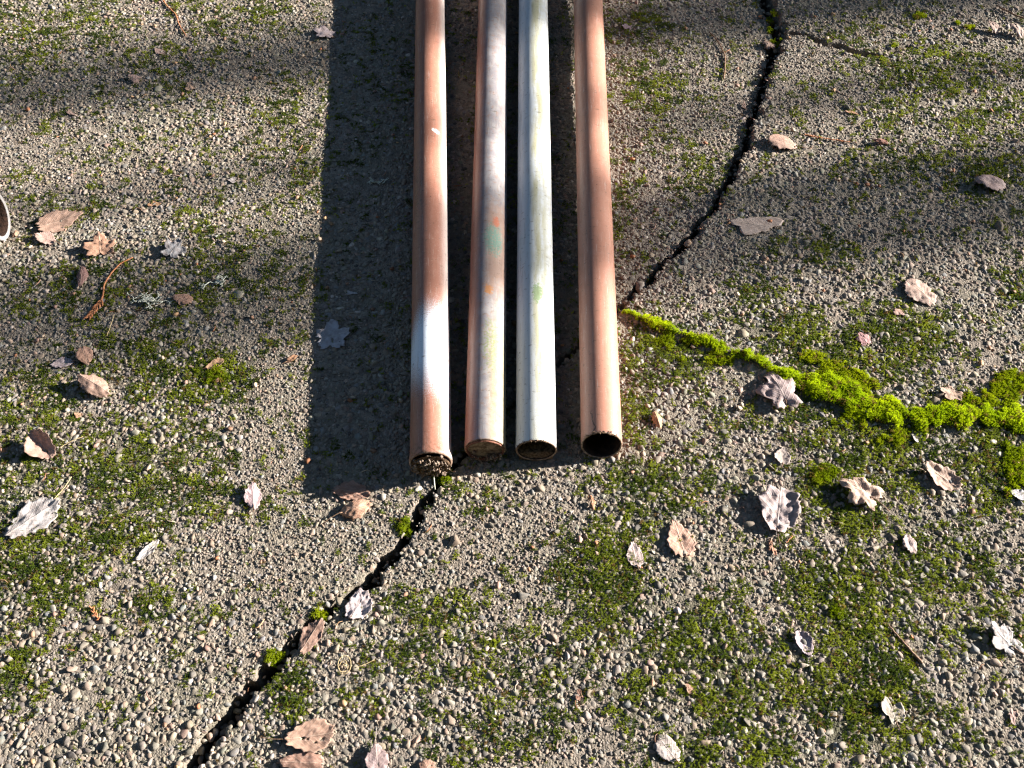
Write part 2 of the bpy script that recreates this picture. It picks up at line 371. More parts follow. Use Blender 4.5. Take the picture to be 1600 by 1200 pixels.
def instancer(name, P, rot, scl, col, kinds, plist, parent=None, **props):
    n = len(P); me = bpy.data.meshes.new(name); me.vertices.add(n); me.vertices.foreach_set('co', np.asarray(P, np.float32).ravel())
    for nm, ty, fld, arr in (('rot', 'FLOAT_VECTOR', 'vector', rot), ('scl', 'FLOAT_VECTOR', 'vector', scl), ('col', 'FLOAT_COLOR', 'color', np.c_[col, np.ones(n)]), ('kid', 'INT', 'value', kinds)):
        a = me.attributes.new(nm, ty, 'POINT'); a.data.foreach_set(fld, np.asarray(arr, np.int32 if ty == 'INT' else np.float32).ravel())
    o = link(name, me, parent, **props)
    g = bpy.data.node_groups.new(name + '_scatter', 'GeometryNodeTree')
    g.interface.new_socket('Geometry', in_out='INPUT', socket_type='NodeSocketGeometry'); g.interface.new_socket('Geometry', in_out='OUTPUT', socket_type='NodeSocketGeometry')
    N = g.nodes; L = g.links; gi = N.new('NodeGroupInput'); go = N.new('NodeGroupOutput')
    jn = N.new('GeometryNodeJoinGeometry')
    for p in plist:
        oi = N.new('GeometryNodeObjectInfo'); oi.inputs['Object'].default_value = p; oi.transform_space = 'ORIGINAL'
        gi2 = N.new('GeometryNodeGeometryToInstance'); L.new(oi.outputs['Geometry'], gi2.inputs[0]); L.new(gi2.outputs[0], jn.inputs[0])
    ip = N.new('GeometryNodeInstanceOnPoints'); L.new(gi.outputs[0], ip.inputs['Points']); L.new(jn.outputs[0], ip.inputs['Instance'])
    ip.inputs['Pick Instance'].default_value = True
    def na(nm, ty):
        q = N.new('GeometryNodeInputNamedAttribute'); q.data_type = ty; q.inputs['Name'].default_value = nm; return q.outputs['Attribute']
    er = N.new('FunctionNodeEulerToRotation'); L.new(na('rot', 'FLOAT_VECTOR'), er.inputs[0])
    L.new(na('kid', 'INT'), ip.inputs['Instance Index']); L.new(er.outputs[0], ip.inputs['Rotation']); L.new(na('scl', 'FLOAT_VECTOR'), ip.inputs['Scale'])
    L.new(ip.outputs[0], go.inputs[0])
    md = o.modifiers.new('scatter', 'NODES'); md.node_group = g
    return o
def jgrid(x0, x1, y0, y1, s, rfun, it=10, jit=.45):
    xs = np.arange(x0, x1, s); ys = np.arange(y0, y1, s * .9)
    X, Y = np.meshgrid(xs, ys); X = X + (np.arange(len(ys)) % 2)[:, None] * s * .5
    X = X + rng.uniform(-jit, jit, X.shape) * s; Y = Y + rng.uniform(-jit, jit, X.shape) * s
    Rr = rfun(X, Y)
    for _ in range(it):
        px = np.zeros_like(X); py = np.zeros_like(X)
        for a in (-2, -1, 0, 1, 2):
            for b in (-2, -1, 0, 1, 2):
                if a == 0 and b == 0: continue
                dx = X - np.roll(X, (a, b), (0, 1)); dy = Y - np.roll(Y, (a, b), (0, 1)); d = np.hypot(dx, dy) + 1e-9
                k = np.where(d < .05, np.maximum(0, (Rr + np.roll(Rr, (a, b), (0, 1))) - d), 0) * .3 / d
                px += dx * k; py += dy * k
        X = X + np.clip(px, -.003, .003); Y = Y + np.clip(py, -.003, .003)
    return X.ravel(), Y.ravel(), Rr.ravel()
def in_view(X, Y, m):
    u, v = topx(X, Y); return (u > -m) & (u < 1600 + m) & (v > -m) & (v < 1200 + m) & (Y > -.2)
PAL = np.array([(.36, .305, .235), (.33, .31, .275), (.27, .285, .28), (.29, .295, .235), (.40, .30, .235), (.58, .545, .48), (.15, .14, .13), (.40, .33, .25), (.37, .345, .29)])
PW = np.array([.25, .2, .13, .1, .08, .05, .08, .04, .07]); PW = PW / PW.sum()
def stone_cols(n):
    return PAL[rng.choice(len(PAL), n, p=PW)] * np.clip(rng.normal(.84, .20, (n, 1)), .35, 1.5) * np.array([1.17, 1.06, 1.0]) * rng.uniform(.95, 1.05, (n, 3))

SP = [stone_proto(100 + i, 2, M_PEB) for i in range(10)]
SPO = [bpy.data.objects.new('stone_shape', m) for m in SP]
def stone_xf(X, Y, Rr, lo=-.02, hi=.55):
    n = len(X); el = rng.uniform(.55, .98, n); a = Rr * rng.uniform(1.0, 1.45, n); b = a * el; c = Rr * rng.uniform(.5, .85, n)
    rot = np.c_[rng.normal(0, .28, n), rng.normal(0, .28, n), rng.uniform(0, 6.28, n)]
    g, cr, rd = ground_at(X, Y)
    z = g - c * rng.uniform(lo, hi, n) + .0003
    return np.c_[X, Y, z], rot, np.c_[a, b, c], cr, rd

# big stones first
nb = 5200
BX = rng.uniform(-1.35, 1.35, nb); BY = rng.uniform(0, 1.95, nb)
keep = in_view(BX, BY, 200) & (rng.uniform(size=nb) < .12 + .7 * gauss_map(BX, BY, BIGL) + .15 * (BX > .2))
keep &= rng.uniform(size=nb) > gauss_map(BX, BY, FINEL)
BX = BX[keep]; BY = BY[keep]; BR = .0054 + .0060 * rng.uniform(0, 1, len(BX)) ** 2.2
# the conspicuous ones the photograph shows: px, py, px radius
NAMED = [(155, 1075, 14), (270, 940, 12), (297, 1018, 12), (285, 1065, 10), (302, 1088, 18), (312, 694, 12), (287, 716, 12), (45, 747, 12), (245, 1040, 10), (1160, 520, 13), (1130, 597, 10), (1190, 515, 14), (1280, 528, 14), (1503, 572, 14),
         (1278, 720, 10), (1358, 735, 10), (1357, 713, 10), (1262, 850, 11), (1240, 962, 12), (1528, 942, 14), (1295, 905, 12), (685, 1050, 10), (610, 1072, 12), (925, 1100, 13), (722, 712, 9), (1300, 1140, 14), (1397, 1178, 10), (930, 727, 10), (1060, 835, 6), (980, 735, 9), (1165, 735, 9), (683, 832, 10), (1105, 950, 11),
         (1196, 950, 13), (1015, 410, 11), (1003, 440, 14), (1070, 412, 13), (1560, 350, 14), (1490, 975, 10), (1455, 930, 11), (1525, 1015, 14), (1295, 1135, 14), (1480, 983, 10), (265, 880, 9), (510, 1085, 12), (540, 574, 10), (1555, 560, 16), (1550, 515, 12)]
nb2 = np.array([[*at(u, v)[:2], r * mpp(v) * .86] for u, v, r in NAMED])
BX = np.r_[nb2[:, 0], BX]; BY = np.r_[nb2[:, 1], BY]; BR = np.r_[nb2[:, 2], BR]
ok = np.ones(len(BX), bool); kt = kdtree.KDTree(len(BX))
for i in range(len(BX)): kt.insert((BX[i], BY[i], 0), i)
kt.balance()
for i in range(len(BX)):
    if ok[i]:
        for _, j, d in kt.find_range((BX[i], BY[i], 0), BR[i] + .012):
            if j > i and d < (BR[i] + BR[j]) * .95: ok[j] = False
BX = BX[ok]; BY = BY[ok]; BR = BR[ok]
bp, brt, bsc, bcr, brd = stone_xf(BX, BY, BR, .25, .68)
k = (~bcr) & (brd < .3); bp = bp[k]; brt = brt[k]; bsc = bsc[k]; BR = BR[k]
bcol = stone_cols(len(bp)); bcol = np.minimum(bcol, .36 * np.array([1.05, 1, .92])); bkind = rng.integers(0, 10, len(bp))
kt = kdtree.KDTree(len(bp))
for i in range(len(bp)): kt.insert((bp[i, 0], bp[i, 1], 0), i)
kt.balance()

# the packed bed of small aggregate
def rmain(X, Y):
    f = gauss_map(X, Y, FINEL); b = gauss_map(X, Y, BIGL)
    r = .0024 + .0040 * rng.uniform(0, 1, X.shape) ** 1.6
    return r * (1 - .42 * f) * (1 + .2 * b)
MX, MY, MR = jgrid(-1.42, 1.42, -.05, 1.98, .0078, rmain)
k = in_view(MX, MY, 190); MX = MX[k]; MY = MY[k]; MR = MR[k]
free = np.ones(len(MX), bool)
for i in range(len(MX)):
    _, j, d = kt.find((MX[i], MY[i], 0))
    if d < bsc[j, 1] * .9 + MR[i] * .6: free[i] = False
MX = MX[free]; MY = MY[free]; MR = MR[free]
bare = .03 + .2 * sst(fbm(MX * 9, MY * 9, 40), .45, .75)          # worn patches where the paste shows
k = rng.uniform(size=len(MX)) > bare; MX = MX[k]; MY = MY[k]; MR = MR[k]
mp, mrt, msc, mcr, mrd = stone_xf(MX, MY, MR)
mp[mcr, 2] -= rng.uniform(.008, .028, int(mcr.sum())); k = (~mcr | (rng.uniform(size=len(mp)) < .5)) & (mrd < .25); mp = mp[k]; mrt = mrt[k]; msc = msc[k]
# choose the 300 largest in the picture as stones of their own
pu, pv = topx(bp[:, 0], bp[:, 1])
inside = (pu > 4) & (pu < 1596) & (pv > 4) & (pv < 1196) & ~((pu > 640) & (pu < 975) & (pv < 735))
score = np.where(inside, bsc[:, 0] / np.array([mpp(v) for v in pv]), 0)
order = np.argsort(-score); pick = order[:300]; rest = order[300:]
ST = []
for m in SP:
    q = m.copy(); q.materials.clear(); q.materials.append(M_STONE); ST.append(q)
for i in pick:
    o = link('pebble', ST[bkind[i]], ground, bp[i]); o.rotation_euler = brt[i]; o.scale = bsc[i]; o.color = (*bcol[i], 1)
allp = np.r_[bp[rest], mp]
instancer('pebble_bed', allp, np.r_[brt[rest], mrt], np.r_[bsc[rest], msc], np.r_[bcol[rest], stone_cols(len(mp))], rng.integers(0, 10, len(allp)), SPO, ground, kind='stuff')
# grit filling the joints
GP = protos(4, lambda i: stone_proto(300 + i, 1, M_PEB), 'grit_shape')
ng = 190000
X = rng.uniform(-1.2, 1.2, ng); Y = rng.uniform(.08, 1.75, ng); k = in_view(X, Y, 40); X = X[k]; Y = Y[k]
k = rng.uniform(size=len(X)) < .38 + .62 * gauss_map(X, Y, FINEL); X = X[k]; Y = Y[k]
gp, grt, gsc, gcr, grd = stone_xf(X, Y, .0010 + .0017 * rng.uniform(0, 1, len(X)) ** 1.5)
gp[:, 2] += gsc[:, 2] * .5; k = ~gcr; gp = gp[k]; grt = grt[k]; gsc = gsc[k]
instancer('grit', gp, grt, gsc, stone_cols(len(gp)) * .95, rng.integers(0, 4, len(gp)), GP, ground, kind='stuff')

# moss: clumps of tiny leafy shoots
def moss_clump(seed, tall, shoots):
    r = random.Random(seed); V = []; Fq = []; T = []
    for s in range(shoots):
        a = r.uniform(0, 6.28); d = 1.0 * math.sqrt(r.random()); bx = d * math.cos(a); by = d * math.sin(a)
        h = tall * (1.15 - .5 * d) * r.uniform(.7, 1.2); lx = bx * .35 + r.gauss(0, .15); ly = by * .35 + r.gauss(0, .15)
        for ring in range(3):
            t0 = .25 + .33 * ring; nl = 5 if ring < 2 else 4; w = .20 - .03 * ring; L = .46 - .08 * ring
            for q in range(nl):
                b = 6.28 * (q + .37 * ring) / nl + r.uniform(-.3, .3); cx, cy, cz = bx + lx * t0, by + ly * t0, h * t0
                ux, uy = math.cos(b), math.sin(b); i = len(V); e = .10 + .16 * ring
                V += [(cx, cy, cz), (cx + ux * L * .5 - uy * w * .5, cy + uy * L * .5 + ux * w * .5, cz + e * .8), (cx + ux * L, cy + uy * L, cz + e * 1.25), (cx + ux * L * .5 + uy * w * .5, cy + uy * L * .5 - ux * w * .5, cz + e * .8)]
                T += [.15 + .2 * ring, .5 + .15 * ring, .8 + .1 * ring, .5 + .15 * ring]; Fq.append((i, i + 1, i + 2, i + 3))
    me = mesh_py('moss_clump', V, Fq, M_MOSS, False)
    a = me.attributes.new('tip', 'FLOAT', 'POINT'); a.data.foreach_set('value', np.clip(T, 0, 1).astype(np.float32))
    return me
MP = protos(6, lambda i: moss_clump(i, .6, 8), 'moss_shape'); VP = protos(6, lambda i: moss_clump(50 + i, .85, 11), 'moss_tall_shape')
X, Y, _ = jgrid(-1.32, 1.32, .02, 1.85, .0040, lambda a, b: np.full(a.shape, .0015), 2, .5)
k = in_view(X, Y, 120); X = X[k]; Y = Y[k]
m = moss_map(X, Y); nz = fbm(X * 38, Y * 38, 60, 3); nb_ = fbm(X * 8, Y * 8, 70, 3)
nf = fbm(X * 120, Y * 120, 63, 2)
k = (m * .66 + .075 + (nz - .5) * .85 + (nf - .5) * 1.4 + (nb_ - .5) * .4 > .40) & (rng.uniform(size=len(X)) < .82)
X = X[k]; Y = Y[k]; m = m[k]; g, cr, rd = ground_at(X, Y); k = (~cr) & (rd < .5); X = X[k]; Y = Y[k]; g = g[k]; m = m[k]
n = len(X); s = rng.uniform(.0018, .0032, n) * (.85 + .3 * m)
t = np.clip(fbm(X * 45, Y * 45, 90, 3) * 2. - .6 + rng.normal(0, .2, n), 0, 1)[:, None]
mc = (np.array([.085, .135, .012]) * (1 - t) + np.array([.40, .45, .035]) * t) * rng.uniform(.8, 1.25, (n, 1))
br = rng.uniform(size=n) < .06; mc[br] = np.array([.24, .15, .045])
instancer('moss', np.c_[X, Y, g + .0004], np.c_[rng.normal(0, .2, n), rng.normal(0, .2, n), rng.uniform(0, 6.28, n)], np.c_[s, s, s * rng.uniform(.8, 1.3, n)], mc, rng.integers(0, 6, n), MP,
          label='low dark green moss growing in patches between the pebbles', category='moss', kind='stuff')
X, Y, _ = jgrid(-.7, 1.3, .1, 1.85, .0036, lambda a, b: np.full(a.shape, .0013), 2, .5)
k = in_view(X, Y, 120); X = X[k]; Y = Y[k]; g, cr, rd = ground_at(X, Y); v = gauss_map(X, Y, VIVL)
k = (np.maximum(rd, v) > .12) & (np.maximum(rd * 1.1, v * 1.0) + (fbm(X * 60, Y * 60, 61, 3) - .5) * 1.5 > .50)
X = X[k]; Y = Y[k]; g = g[k]; rd = rd[k]; cr = cr[k]; n = len(X)
s = rng.uniform(.0026, .0042, n); t = np.clip(fbm(X * 30, Y * 30, 92, 3) * 1.8 - .45 + rng.normal(0, .12, n), 0, 1)[:, None]
mc = (np.array([.40, .53, .008]) * (1 - t) + np.array([.76, .86, .014]) * t) * rng.uniform(.85, 1.2, (n, 1)) * np.where(rd > .25, 1., .62)[:, None]
ob = rng.uniform(size=n) < .07; mc[ob] = np.array([.34, .24, .06])
instancer('vivid_moss', np.c_[X, Y, g + .0003 - cr * .006 + .007 * rd * (fbm(X * 75, Y * 75, 95, 2) - .4)], np.c_[rng.normal(0, .25, n), rng.normal(0, .25, n), rng.uniform(0, 6.28, n)], np.c_[s, s, s * rng.uniform(.9, 1.5, n)], mc, rng.integers(0, 6, n), VP,
          label='bright yellow green moss ridge filling the crack right of the pipes', category='moss', kind='stuff')
# dry needles and leaf crumbs
def crumb(i):
    r = random.Random(i); V, Fc = tube([(-1, 0, 0), (-.3, r.uniform(-.2, .2), .1), (.4, r.uniform(-.2, .2), .12), (1, r.uniform(-.3, .3), 0)], [.07, .1, .09, .03], 5) if i < 3 else \
        ([(-.5, -.4, 0), (.4, -.5, .15), (.6, .3, .3), (0, .6, .1), (-.6, .2, .25), (0, 0, .35)], [(0, 1, 5), (1, 2, 5), (2, 3, 5), (3, 4, 5), (4, 0, 5), (4, 3, 2, 1, 0)])
    return mesh_py('crumb', V, Fc, M_CRUMB)
CPR = protos(5, crumb, 'crumb_shape'); nc = 1000
X = rng.uniform(-1.1, 1.1, nc); Y = rng.uniform(.1, 1.75, nc); k = in_view(X, Y, 40); X = X[k]; Y = Y[k]; n = len(X)
g, cr, rd = ground_at(X, Y); kk = rng.integers(0, 5, n); s = np.where(kk < 3, rng.uniform(.003, .009, n), rng.uniform(.0015, .0038, n))
cc = np.array([(.42, .18, .09), (.34, .19, .12), (.5, .3, .16), (.36, .22, .17), (.55, .42, .3)])[rng.integers(0, 5, n)] * rng.uniform(.6, 1.15, (n, 1))
instancer('leaf_litter', np.c_[X, Y, g + .0025], np.c_[rng.normal(0, .15, n), rng.normal(0, .15, n), rng.uniform(0, 6.28, n)], np.c_[s, s, s], cc, kk, CPR,
          label='tiny dry needles and leaf crumbs scattered over the concrete', category='litter', kind='stuff')

# ------------------------------------------------------------------ pipes
PZ = PR + .0026
def pipe_frame(near, far):
    a = at(*near, PZ); b = at(*far, PZ); d = b - a; return a, math.atan2(-d[0], d[1])
PIPES = {1: ((673, 724), (672, 0)), 2: ((758, 703), (770, 0)), 3: ((838, 705), (833, 0)), 4: ((940, 697), (919, 0))}
def s_at(k, v):                              # distance from the near end for image row v on the pipe's crown
    (a, _) = pipe_frame(*PIPES[k]); return float(at(800, v, PZ + PR)[1] - a[1])
def shell(r_out, wall, length, name, mat, seg=72, rings=70, seed=0, slant=0.0, dent=.0003, bead=0.0):
    V = []; Fc = []; ys = list(np.linspace(0, 1, rings) ** 1.6 * length)
    def ring(y, r, j):
        for q in range(seg):
            a = 2 * math.pi * q / seg; x, z = math.sin(a), math.cos(a)
            rr = r + dent * (float(vnoise(a * 1.2 + 3, y * 6, seed)) - .5)
            V.append((x * rr, y + j * slant * z * rr, z * rr))
    prof = [(ys[0] + .0006, r_out - .0008, 1), (ys[0] + .0018, r_out + bead, 1)] + [(y + .004, r_out + bead * max(0, 1 - y * 60), max(0, 1 - y * 8)) for y in ys[1:]]
    inn = [(length + .004, r_out - wall, 0)] + [(y, r_out - wall, max(0, 1 - y * 8)) for y in (length * .5, .4, .15, .04, .012, .0018)] + [(.0006, r_out - wall + .0006, 1)]
    full = prof + inn
    for y, r, j in full: ring(y, r, j)
    m = len(full)
    for i in range(m):
        i2 = (i + 1) % m
        for q in range(seg):
            q2 = (q + 1) % seg; Fc.append((i * seg + q, i * seg + q2, i2 * seg + q2, i2 * seg + q))
    me = mesh_py(name, V, Fc, mat)
    me.materials.append(M_RUST); me.materials.append(M_RIM)
    no = len(prof)
    for p in me.polygons:
        i = p.index // seg
        p.material_index = 0 if i < no - 1 and i > 0 else (2 if i in (0, m - 1, m - 2) else 1)
    return me

def paint_nodes(name):
    n = NT(name); o = n.obj(); x, y, z = n.xyz(o)
    phi = n.math('ARCTAN2', x, z)
    cyl = n.vec(n.mul(phi, PR), y, 0.0)
    return n, o, y, phi, cyl
def finish(n, c, cyl, rough=.48, coat=.0, bump=.16, spec=.45):
    f = n.noise(cyl, 1500, 3); f2 = n.noise(cyl, 120, 4)
    def stretched(sx, sy, scale, det):
        mp_ = n.new('ShaderNodeMapping'); n.put(mp_.inputs['Vector'], cyl); mp_.inputs['Scale'].default_value = (sx, sy, 1); return n.noise(mp_.outputs[0], scale, det, .65)
    dust = n.mul(n.step(n.noise(cyl, 420, 5, .75), .58, .66), .5); c = n.mix(dust, c, (.60, .55, .48))
    lin = n.step(stretched(1, .09, 230, 5), .54, .64); c = n.mix(n.mul(lin, .22), c, (.16, .11, .07))          # grime drawn out along the pipe
    scr = n.step(stretched(1, .05, 380, 3), .61, .655); c = n.mix(n.mul(scr, .24), c, (.72, .66, .60))         # light scuffs
    rub = n.step(stretched(.45, 1.1, 170, 6), .60, .66); c = n.mix(n.mul(rub, .5), c, (.11, .085, .055))      # cross smears
    fl = n.step(n.noise(cyl, 260, 4, .6), .665, .70); c = n.mix(n.mul(fl, .85), c, (.05, .04, .028))            # dark flecks
    n.bump(n.add(f, n.add(n.mul(f2, 1.5), n.mul(scr, .5))), bump, .0006)
    rr = n.add(rough, n.mul(n.sub(f2, .5), .35))
    return n.set(c, rr, spec, Coat_Weight=coat, Coat_Roughness=.4)
def strk(n, cyl, sx, sy, scale, det=4):
    mp_ = n.new('ShaderNodeMapping'); n.put(mp_.inputs['Vector'], cyl); mp_.inputs['Scale'].default_value = (sx, sy, 1); return n.noise(mp_.outputs[0], scale, det)
def spot(n, y, phi, s0, p0, ds, dp, wob):
    a = n.math('DIVIDE', n.sub(y, s0), ds); b = n.math('DIVIDE', n.sub(phi, p0), dp)
    d = n.math('SQRT', n.add(n.mul(a, a), n.mul(b, b))); rag = n.mul(n.sub(n.noise(n.vec(n.mul(phi, PR), y, 0.0), 230, 5, .75), .5), 3.2); return n.sub(1.0, n.step(n.add(n.add(d, wob), rag), .7, 1.1))
BRN, BRN2, BRN3 = (.41, .190, .128), (.47, .25, .18), (.34, .148, .098)
def paint1():
    n, o, y, phi, cyl = paint_nodes('copper_paint_with_white_band')
    a = strk(n, cyl, 3, .6, 14); w = n.noise(cyl, 60, 4); f = n.noise(cyl, 1300, 2)
    c = n.mix(n.step(a, .3, .7), BRN3, BRN)
    c = n.mix(n.mul(n.step(w, .5, .75), .5), c, BRN2)
    yy = n.add(y, n.add(n.mul(n.sub(n.noise(cyl, 520, 3, .7), .5), .11), n.mul(n.sub(w, .5), .012)))
    lo, hi = s_at(1, 612), s_at(1, 487)
    tilt = n.mul(n.step(phi, -1.5, -.3), .045)
    top = n.sub(1.0, n.step(n.sub(yy, tilt), hi - .045 - .035, hi - .045 + .04))
    bot = n.step(n.add(yy, n.mul(phi, .012)), lo - .02, lo + .065)
    c = n.mix(n.mul(top, bot), c, (.80, .86, .93))
    # grainy whitish tint, stronger towards the right flank
    flank_tint = n.mul(n.step(n.add(phi, n.mul(n.sub(f, .5), .9)), .5, 1.25), .7)
    c = n.mix(flank_tint, c, (.74, .68, .62))
    gr = n.mul(n.mul(n.band(phi, -1.0, -.25, .2), n.band(y, s_at(1, 345), s_at(1, 245), .04)), n.step(n.noise(cyl, 230, 5, .7), .52, .62))
    c = n.mix(n.mul(gr, .75), c, (.10, .09, .05))
    sc = spot(n, n.add(y, n.mul(phi, .014)), phi, s_at(1, 203) + .006, .42, .006, .26, 0.0)
    c = n.mix(sc, c, (.85, .84, .8))
    end = n.mul(n.sub(1.0, n.step(y, .004, .035)), n.step(n.noise(cyl, 160, 5, .65), .46, .6))
    c = n.mix(n.mul(end, .7), c, (.13, .07, .035))
    return finish(n, c, cyl)
def paint2():
    n, o, y, phi, cyl = paint_nodes('silver_oversprayed_brown_paint')
    a = strk(n, cyl, 2, .5, 10); w = n.noise(cyl, 70, 5, .65); f = n.noise(cyl, 1100, 3)
    br = n.mix(n.step(a, .3, .7), BRN3, BRN)
    top = n.mix(n.step(n.noise(cyl, 40, 4), .35, .65), (.27, .25, .26), (.38, .35, .345))
    top = n.mix(n.mul(n.step(n.noise(cyl, 110, 5, .7), .5, .64), .6), top, (.36, .22, .165))
    gold = n.mix(n.step(w, .35, .7), (.36, .30, .19), (.22, .19, .09))
    g1 = n.mul(n.sub(1.0, n.step(n.add(y, n.mul(n.sub(w, .5), .2)), s_at(2, 600), s_at(2, 430))), n.step(phi, -.1, .5))
    s = n.mix(n.mul(g1, .85), top, gold)
    s = n.mix(n.mul(n.mul(n.step(n.noise(cyl, 240, 5, .7), .53, .68), n.step(phi, .1, .7)), .5), s, (.42, .40, .20))
    dull = n.mul(n.band(n.add(y, n.mul(n.sub(w, .5), .12)), s_at(2, 450), s_at(2, 320), .035), n.step(phi, -.4, .2))
    s = n.mix(n.mul(dull, .75), s, (.44, .27, .19))
    edge = n.step(n.add(phi, n.add(n.mul(n.sub(f, .5), .5), n.mul(n.sub(w, .5), .35))), -.75, -.15)
    c = n.mix(edge, br, s)
    tl = n.mul(spot(n, y, phi, s_at(2, 372), .32, .036, .6, n.mul(n.sub(w, .5), 1.3)), n.step(n.noise(cyl, 300, 3), .3, .5))
    c = n.mix(n.mul(tl, .85), c, (.17, .33, .26))
    c = n.mix(n.mul(spot(n, y, phi, s_at(2, 345), .45, .012, .2, n.mul(n.sub(w, .5), 1.)), .8), c, (.55, .16, .08))
    c = n.mix(n.mul(spot(n, y, phi, s_at(2, 452), .08, .011, .24, n.mul(n.sub(w, .5), .5)), .85), c, (.52, .22, .07))
    gs = n.mul(spot(n, y, phi, s_at(2, 535), .2, .05, .4, n.mul(n.sub(w, .5), 1.2)), n.step(n.noise(cyl, 260, 4), .4, .6))
    c = n.mix(n.mul(gs, .7), c, (.22, .26, .08))
    sp_ = n.step(n.noise(cyl, 420, 3, .6), .69, .73); c = n.mix(n.mul(sp_, .8), c, (.06, .05, .03))
    return finish(n, c, cyl, .4)
def paint3():
    n, o, y, phi, cyl = paint_nodes('grimy_white_paint')
    w = n.noise(cyl, 70, 5, .65); f = n.noise(cyl, 900, 4, .7)
    c = n.mix(n.noise(cyl, 30, 3), (.60, .63, .64), (.68, .70, .70))
    st = n.mul(n.band(n.add(phi, n.mul(n.sub(w, .5), .35)), -.18, .62, .22), n.step(n.add(strk(n, cyl, 3, .35, 22, 5), n.mul(n.sub(f, .5), .35)), .38, .58))
    c = n.mix(n.mul(st, .9), c, (.44, .41, .24))
    c = n.mix(n.mul(n.mul(n.step(phi, -.25, .1), n.step(n.noise(cyl, 90, 5, .7), .40, .62)), .45), c, (.52, .50, .36))
    dk = n.mul(n.band(phi, -.2, .5, .2), n.step(n.noise(cyl, 330, 5, .7), .60, .68))
    c = n.mix(n.mul(dk, .6), c, (.26, .22, .10))
    c = n.mix(n.mul(spot(n, y, phi, s_at(3, 457), .1, .021, .28, n.mul(n.sub(w, .5), .5)), .85), c, (.24, .33, .15))
    ed = n.mul(n.sub(1.0, n.step(y, .01, .10)), n.mul(n.band(phi, -.1, .7, .2), n.step(f, .48, .6))); c = n.mix(n.mul(ed, .8), c, (.34, .27, .11))
    sp_ = n.step(n.noise(cyl, 380, 3, .6), .70, .735); c = n.mix(n.mul(sp_, .85), c, (.05, .045, .03))
    return finish(n, c, cyl, .4)
def paint4():
    n, o, y, phi, cyl = paint_nodes('copper_brown_paint')
    a = strk(n, cyl, 3, .5, 12); w = n.noise(cyl, 45, 4)
    c = n.mix(n.step(a, .3, .7), BRN, (.46, .225, .155))
    c = n.mix(n.mul(n.step(w, .5, .72), .6), c, BRN2)
    wob = n.mul(n.sub(n.noise(cyl, 90, 3), .5), .5)
    ln = n.mul(n.band(n.add(phi, n.add(wob, n.mul(y, 3.))), -.42, -.36, .03), n.sub(1.0, n.step(y, .035, .05)))
    c = n.mix(n.mul(ln, .9), c, (.03, .018, .012))
    mud = n.mul(n.sub(1.0, n.step(n.add(y, n.mul(n.sub(w, .5), .02)), .002, .010)), n.step(n.noise(cyl, 260, 4, .7), .45, .55))
    c = n.mix(n.mul(mud, .8), c, (.07, .04, .022))
    sc = n.step(n.noise(cyl, 260, 4, .75), .68, .74); c = n.mix(n.mul(sc, .5), c, (.68, .5, .4))
    return finish(n, c, cyl)
def white5():
    n, o, y, phi, cyl = paint_nodes('scuffed_white_pipe')
    w = n.noise(cyl, 80, 4); return finish(n, n.mix(n.step(w, .4, .7), (.62, .60, .57), (.76, .75, .73)), cyl, .5, 0)
def disc_mesh(name, r, y0, bump, mat, seed, floor_z=None, rings=16, seg=44, rough=3.):
    V = [(0, y0, 0)]; Fc = []
    for i in range(1, rings + 1):
        for q in range(seg):
            a = 2 * math.pi * q / seg; x, z = math.sin(a) * r * i / rings, math.cos(a) * r * i / rings
            h = (float(fbm(np.array(x * 1000 / rough + 40), np.array(z * 1000 / rough + 40), seed, 3)) - .5) * 2 * bump
            V.append((x, y0 - h * (1 - .5 * (i / rings) ** 4), z))
    for q in range(seg): Fc.append((0, 1 + q, 1 + (q + 1) % seg))
    for i in range(rings - 1):
        for q in range(seg):
            q2 = (q + 1) % seg; b = 1 + i * seg; Fc.append((b + q, b + seg + q, b + seg + q2, b + q2))
    return mesh_py(name, V, Fc, mat)
def put_pipe(k, label, mat, length=1.75, **kw):
    a, rz = pipe_frame(*PIPES[k]); e = bpy.data.objects.new('metal_pipe', None); COL.objects.link(e); e.empty_display_size = .05
    e.location = tuple(a); e.rotation_euler = (0, 0, rz); e['label'] = label; e['category'] = 'pipe'; e['group'] = 'pipes lying side by side'
    link('tube', shell(PR, .0026, length, 'tube', mat, seed=k, **kw), e)
    return e
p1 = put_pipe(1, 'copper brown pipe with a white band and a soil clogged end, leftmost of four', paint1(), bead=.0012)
link('soil_plug', disc_mesh('soil_plug', PR - .0012, -.0045, .0060, M_SOIL, 3, rough=3.2), p1, label='crumbly brown soil plug bristling with roots')
def crumbs_on(parent, name, n, rmin, rmax, mat, seed, yl=(-.007, 0.), size=(.0012, .0034), ang=(0, 6.28)):
    r = random.Random(seed); parts = []
    v, f = ico(1)
    for _ in range(n):
        a = r.uniform(*ang); d = r.uniform(rmin, rmax); s = r.uniform(*size); c = np.array([math.sin(a) * d, r.uniform(*yl), math.cos(a) * d])
        vv = v * (s * np.array([r.uniform(.6, 1.2), r.uniform(.6, 1.2), r.uniform(.6, 1.2)])) * (1 + .35 * np.sin(v[:, :1] * 5 + r.uniform(0, 6)) * np.cos(v[:, 1:2] * 4)) + c
        parts.append((vv.tolist(), f.tolist()))
    V, Fc = merge(parts); return link(name, mesh_py(name, V, Fc, mat), parent)
c_ = crumbs_on(p1, 'soil_crumbs', 230, .002, .0290, M_CLAY, 4, (-.011, -.002), (.0007, .0029)); c_['kind'] = 'stuff'
r = random.Random(8)
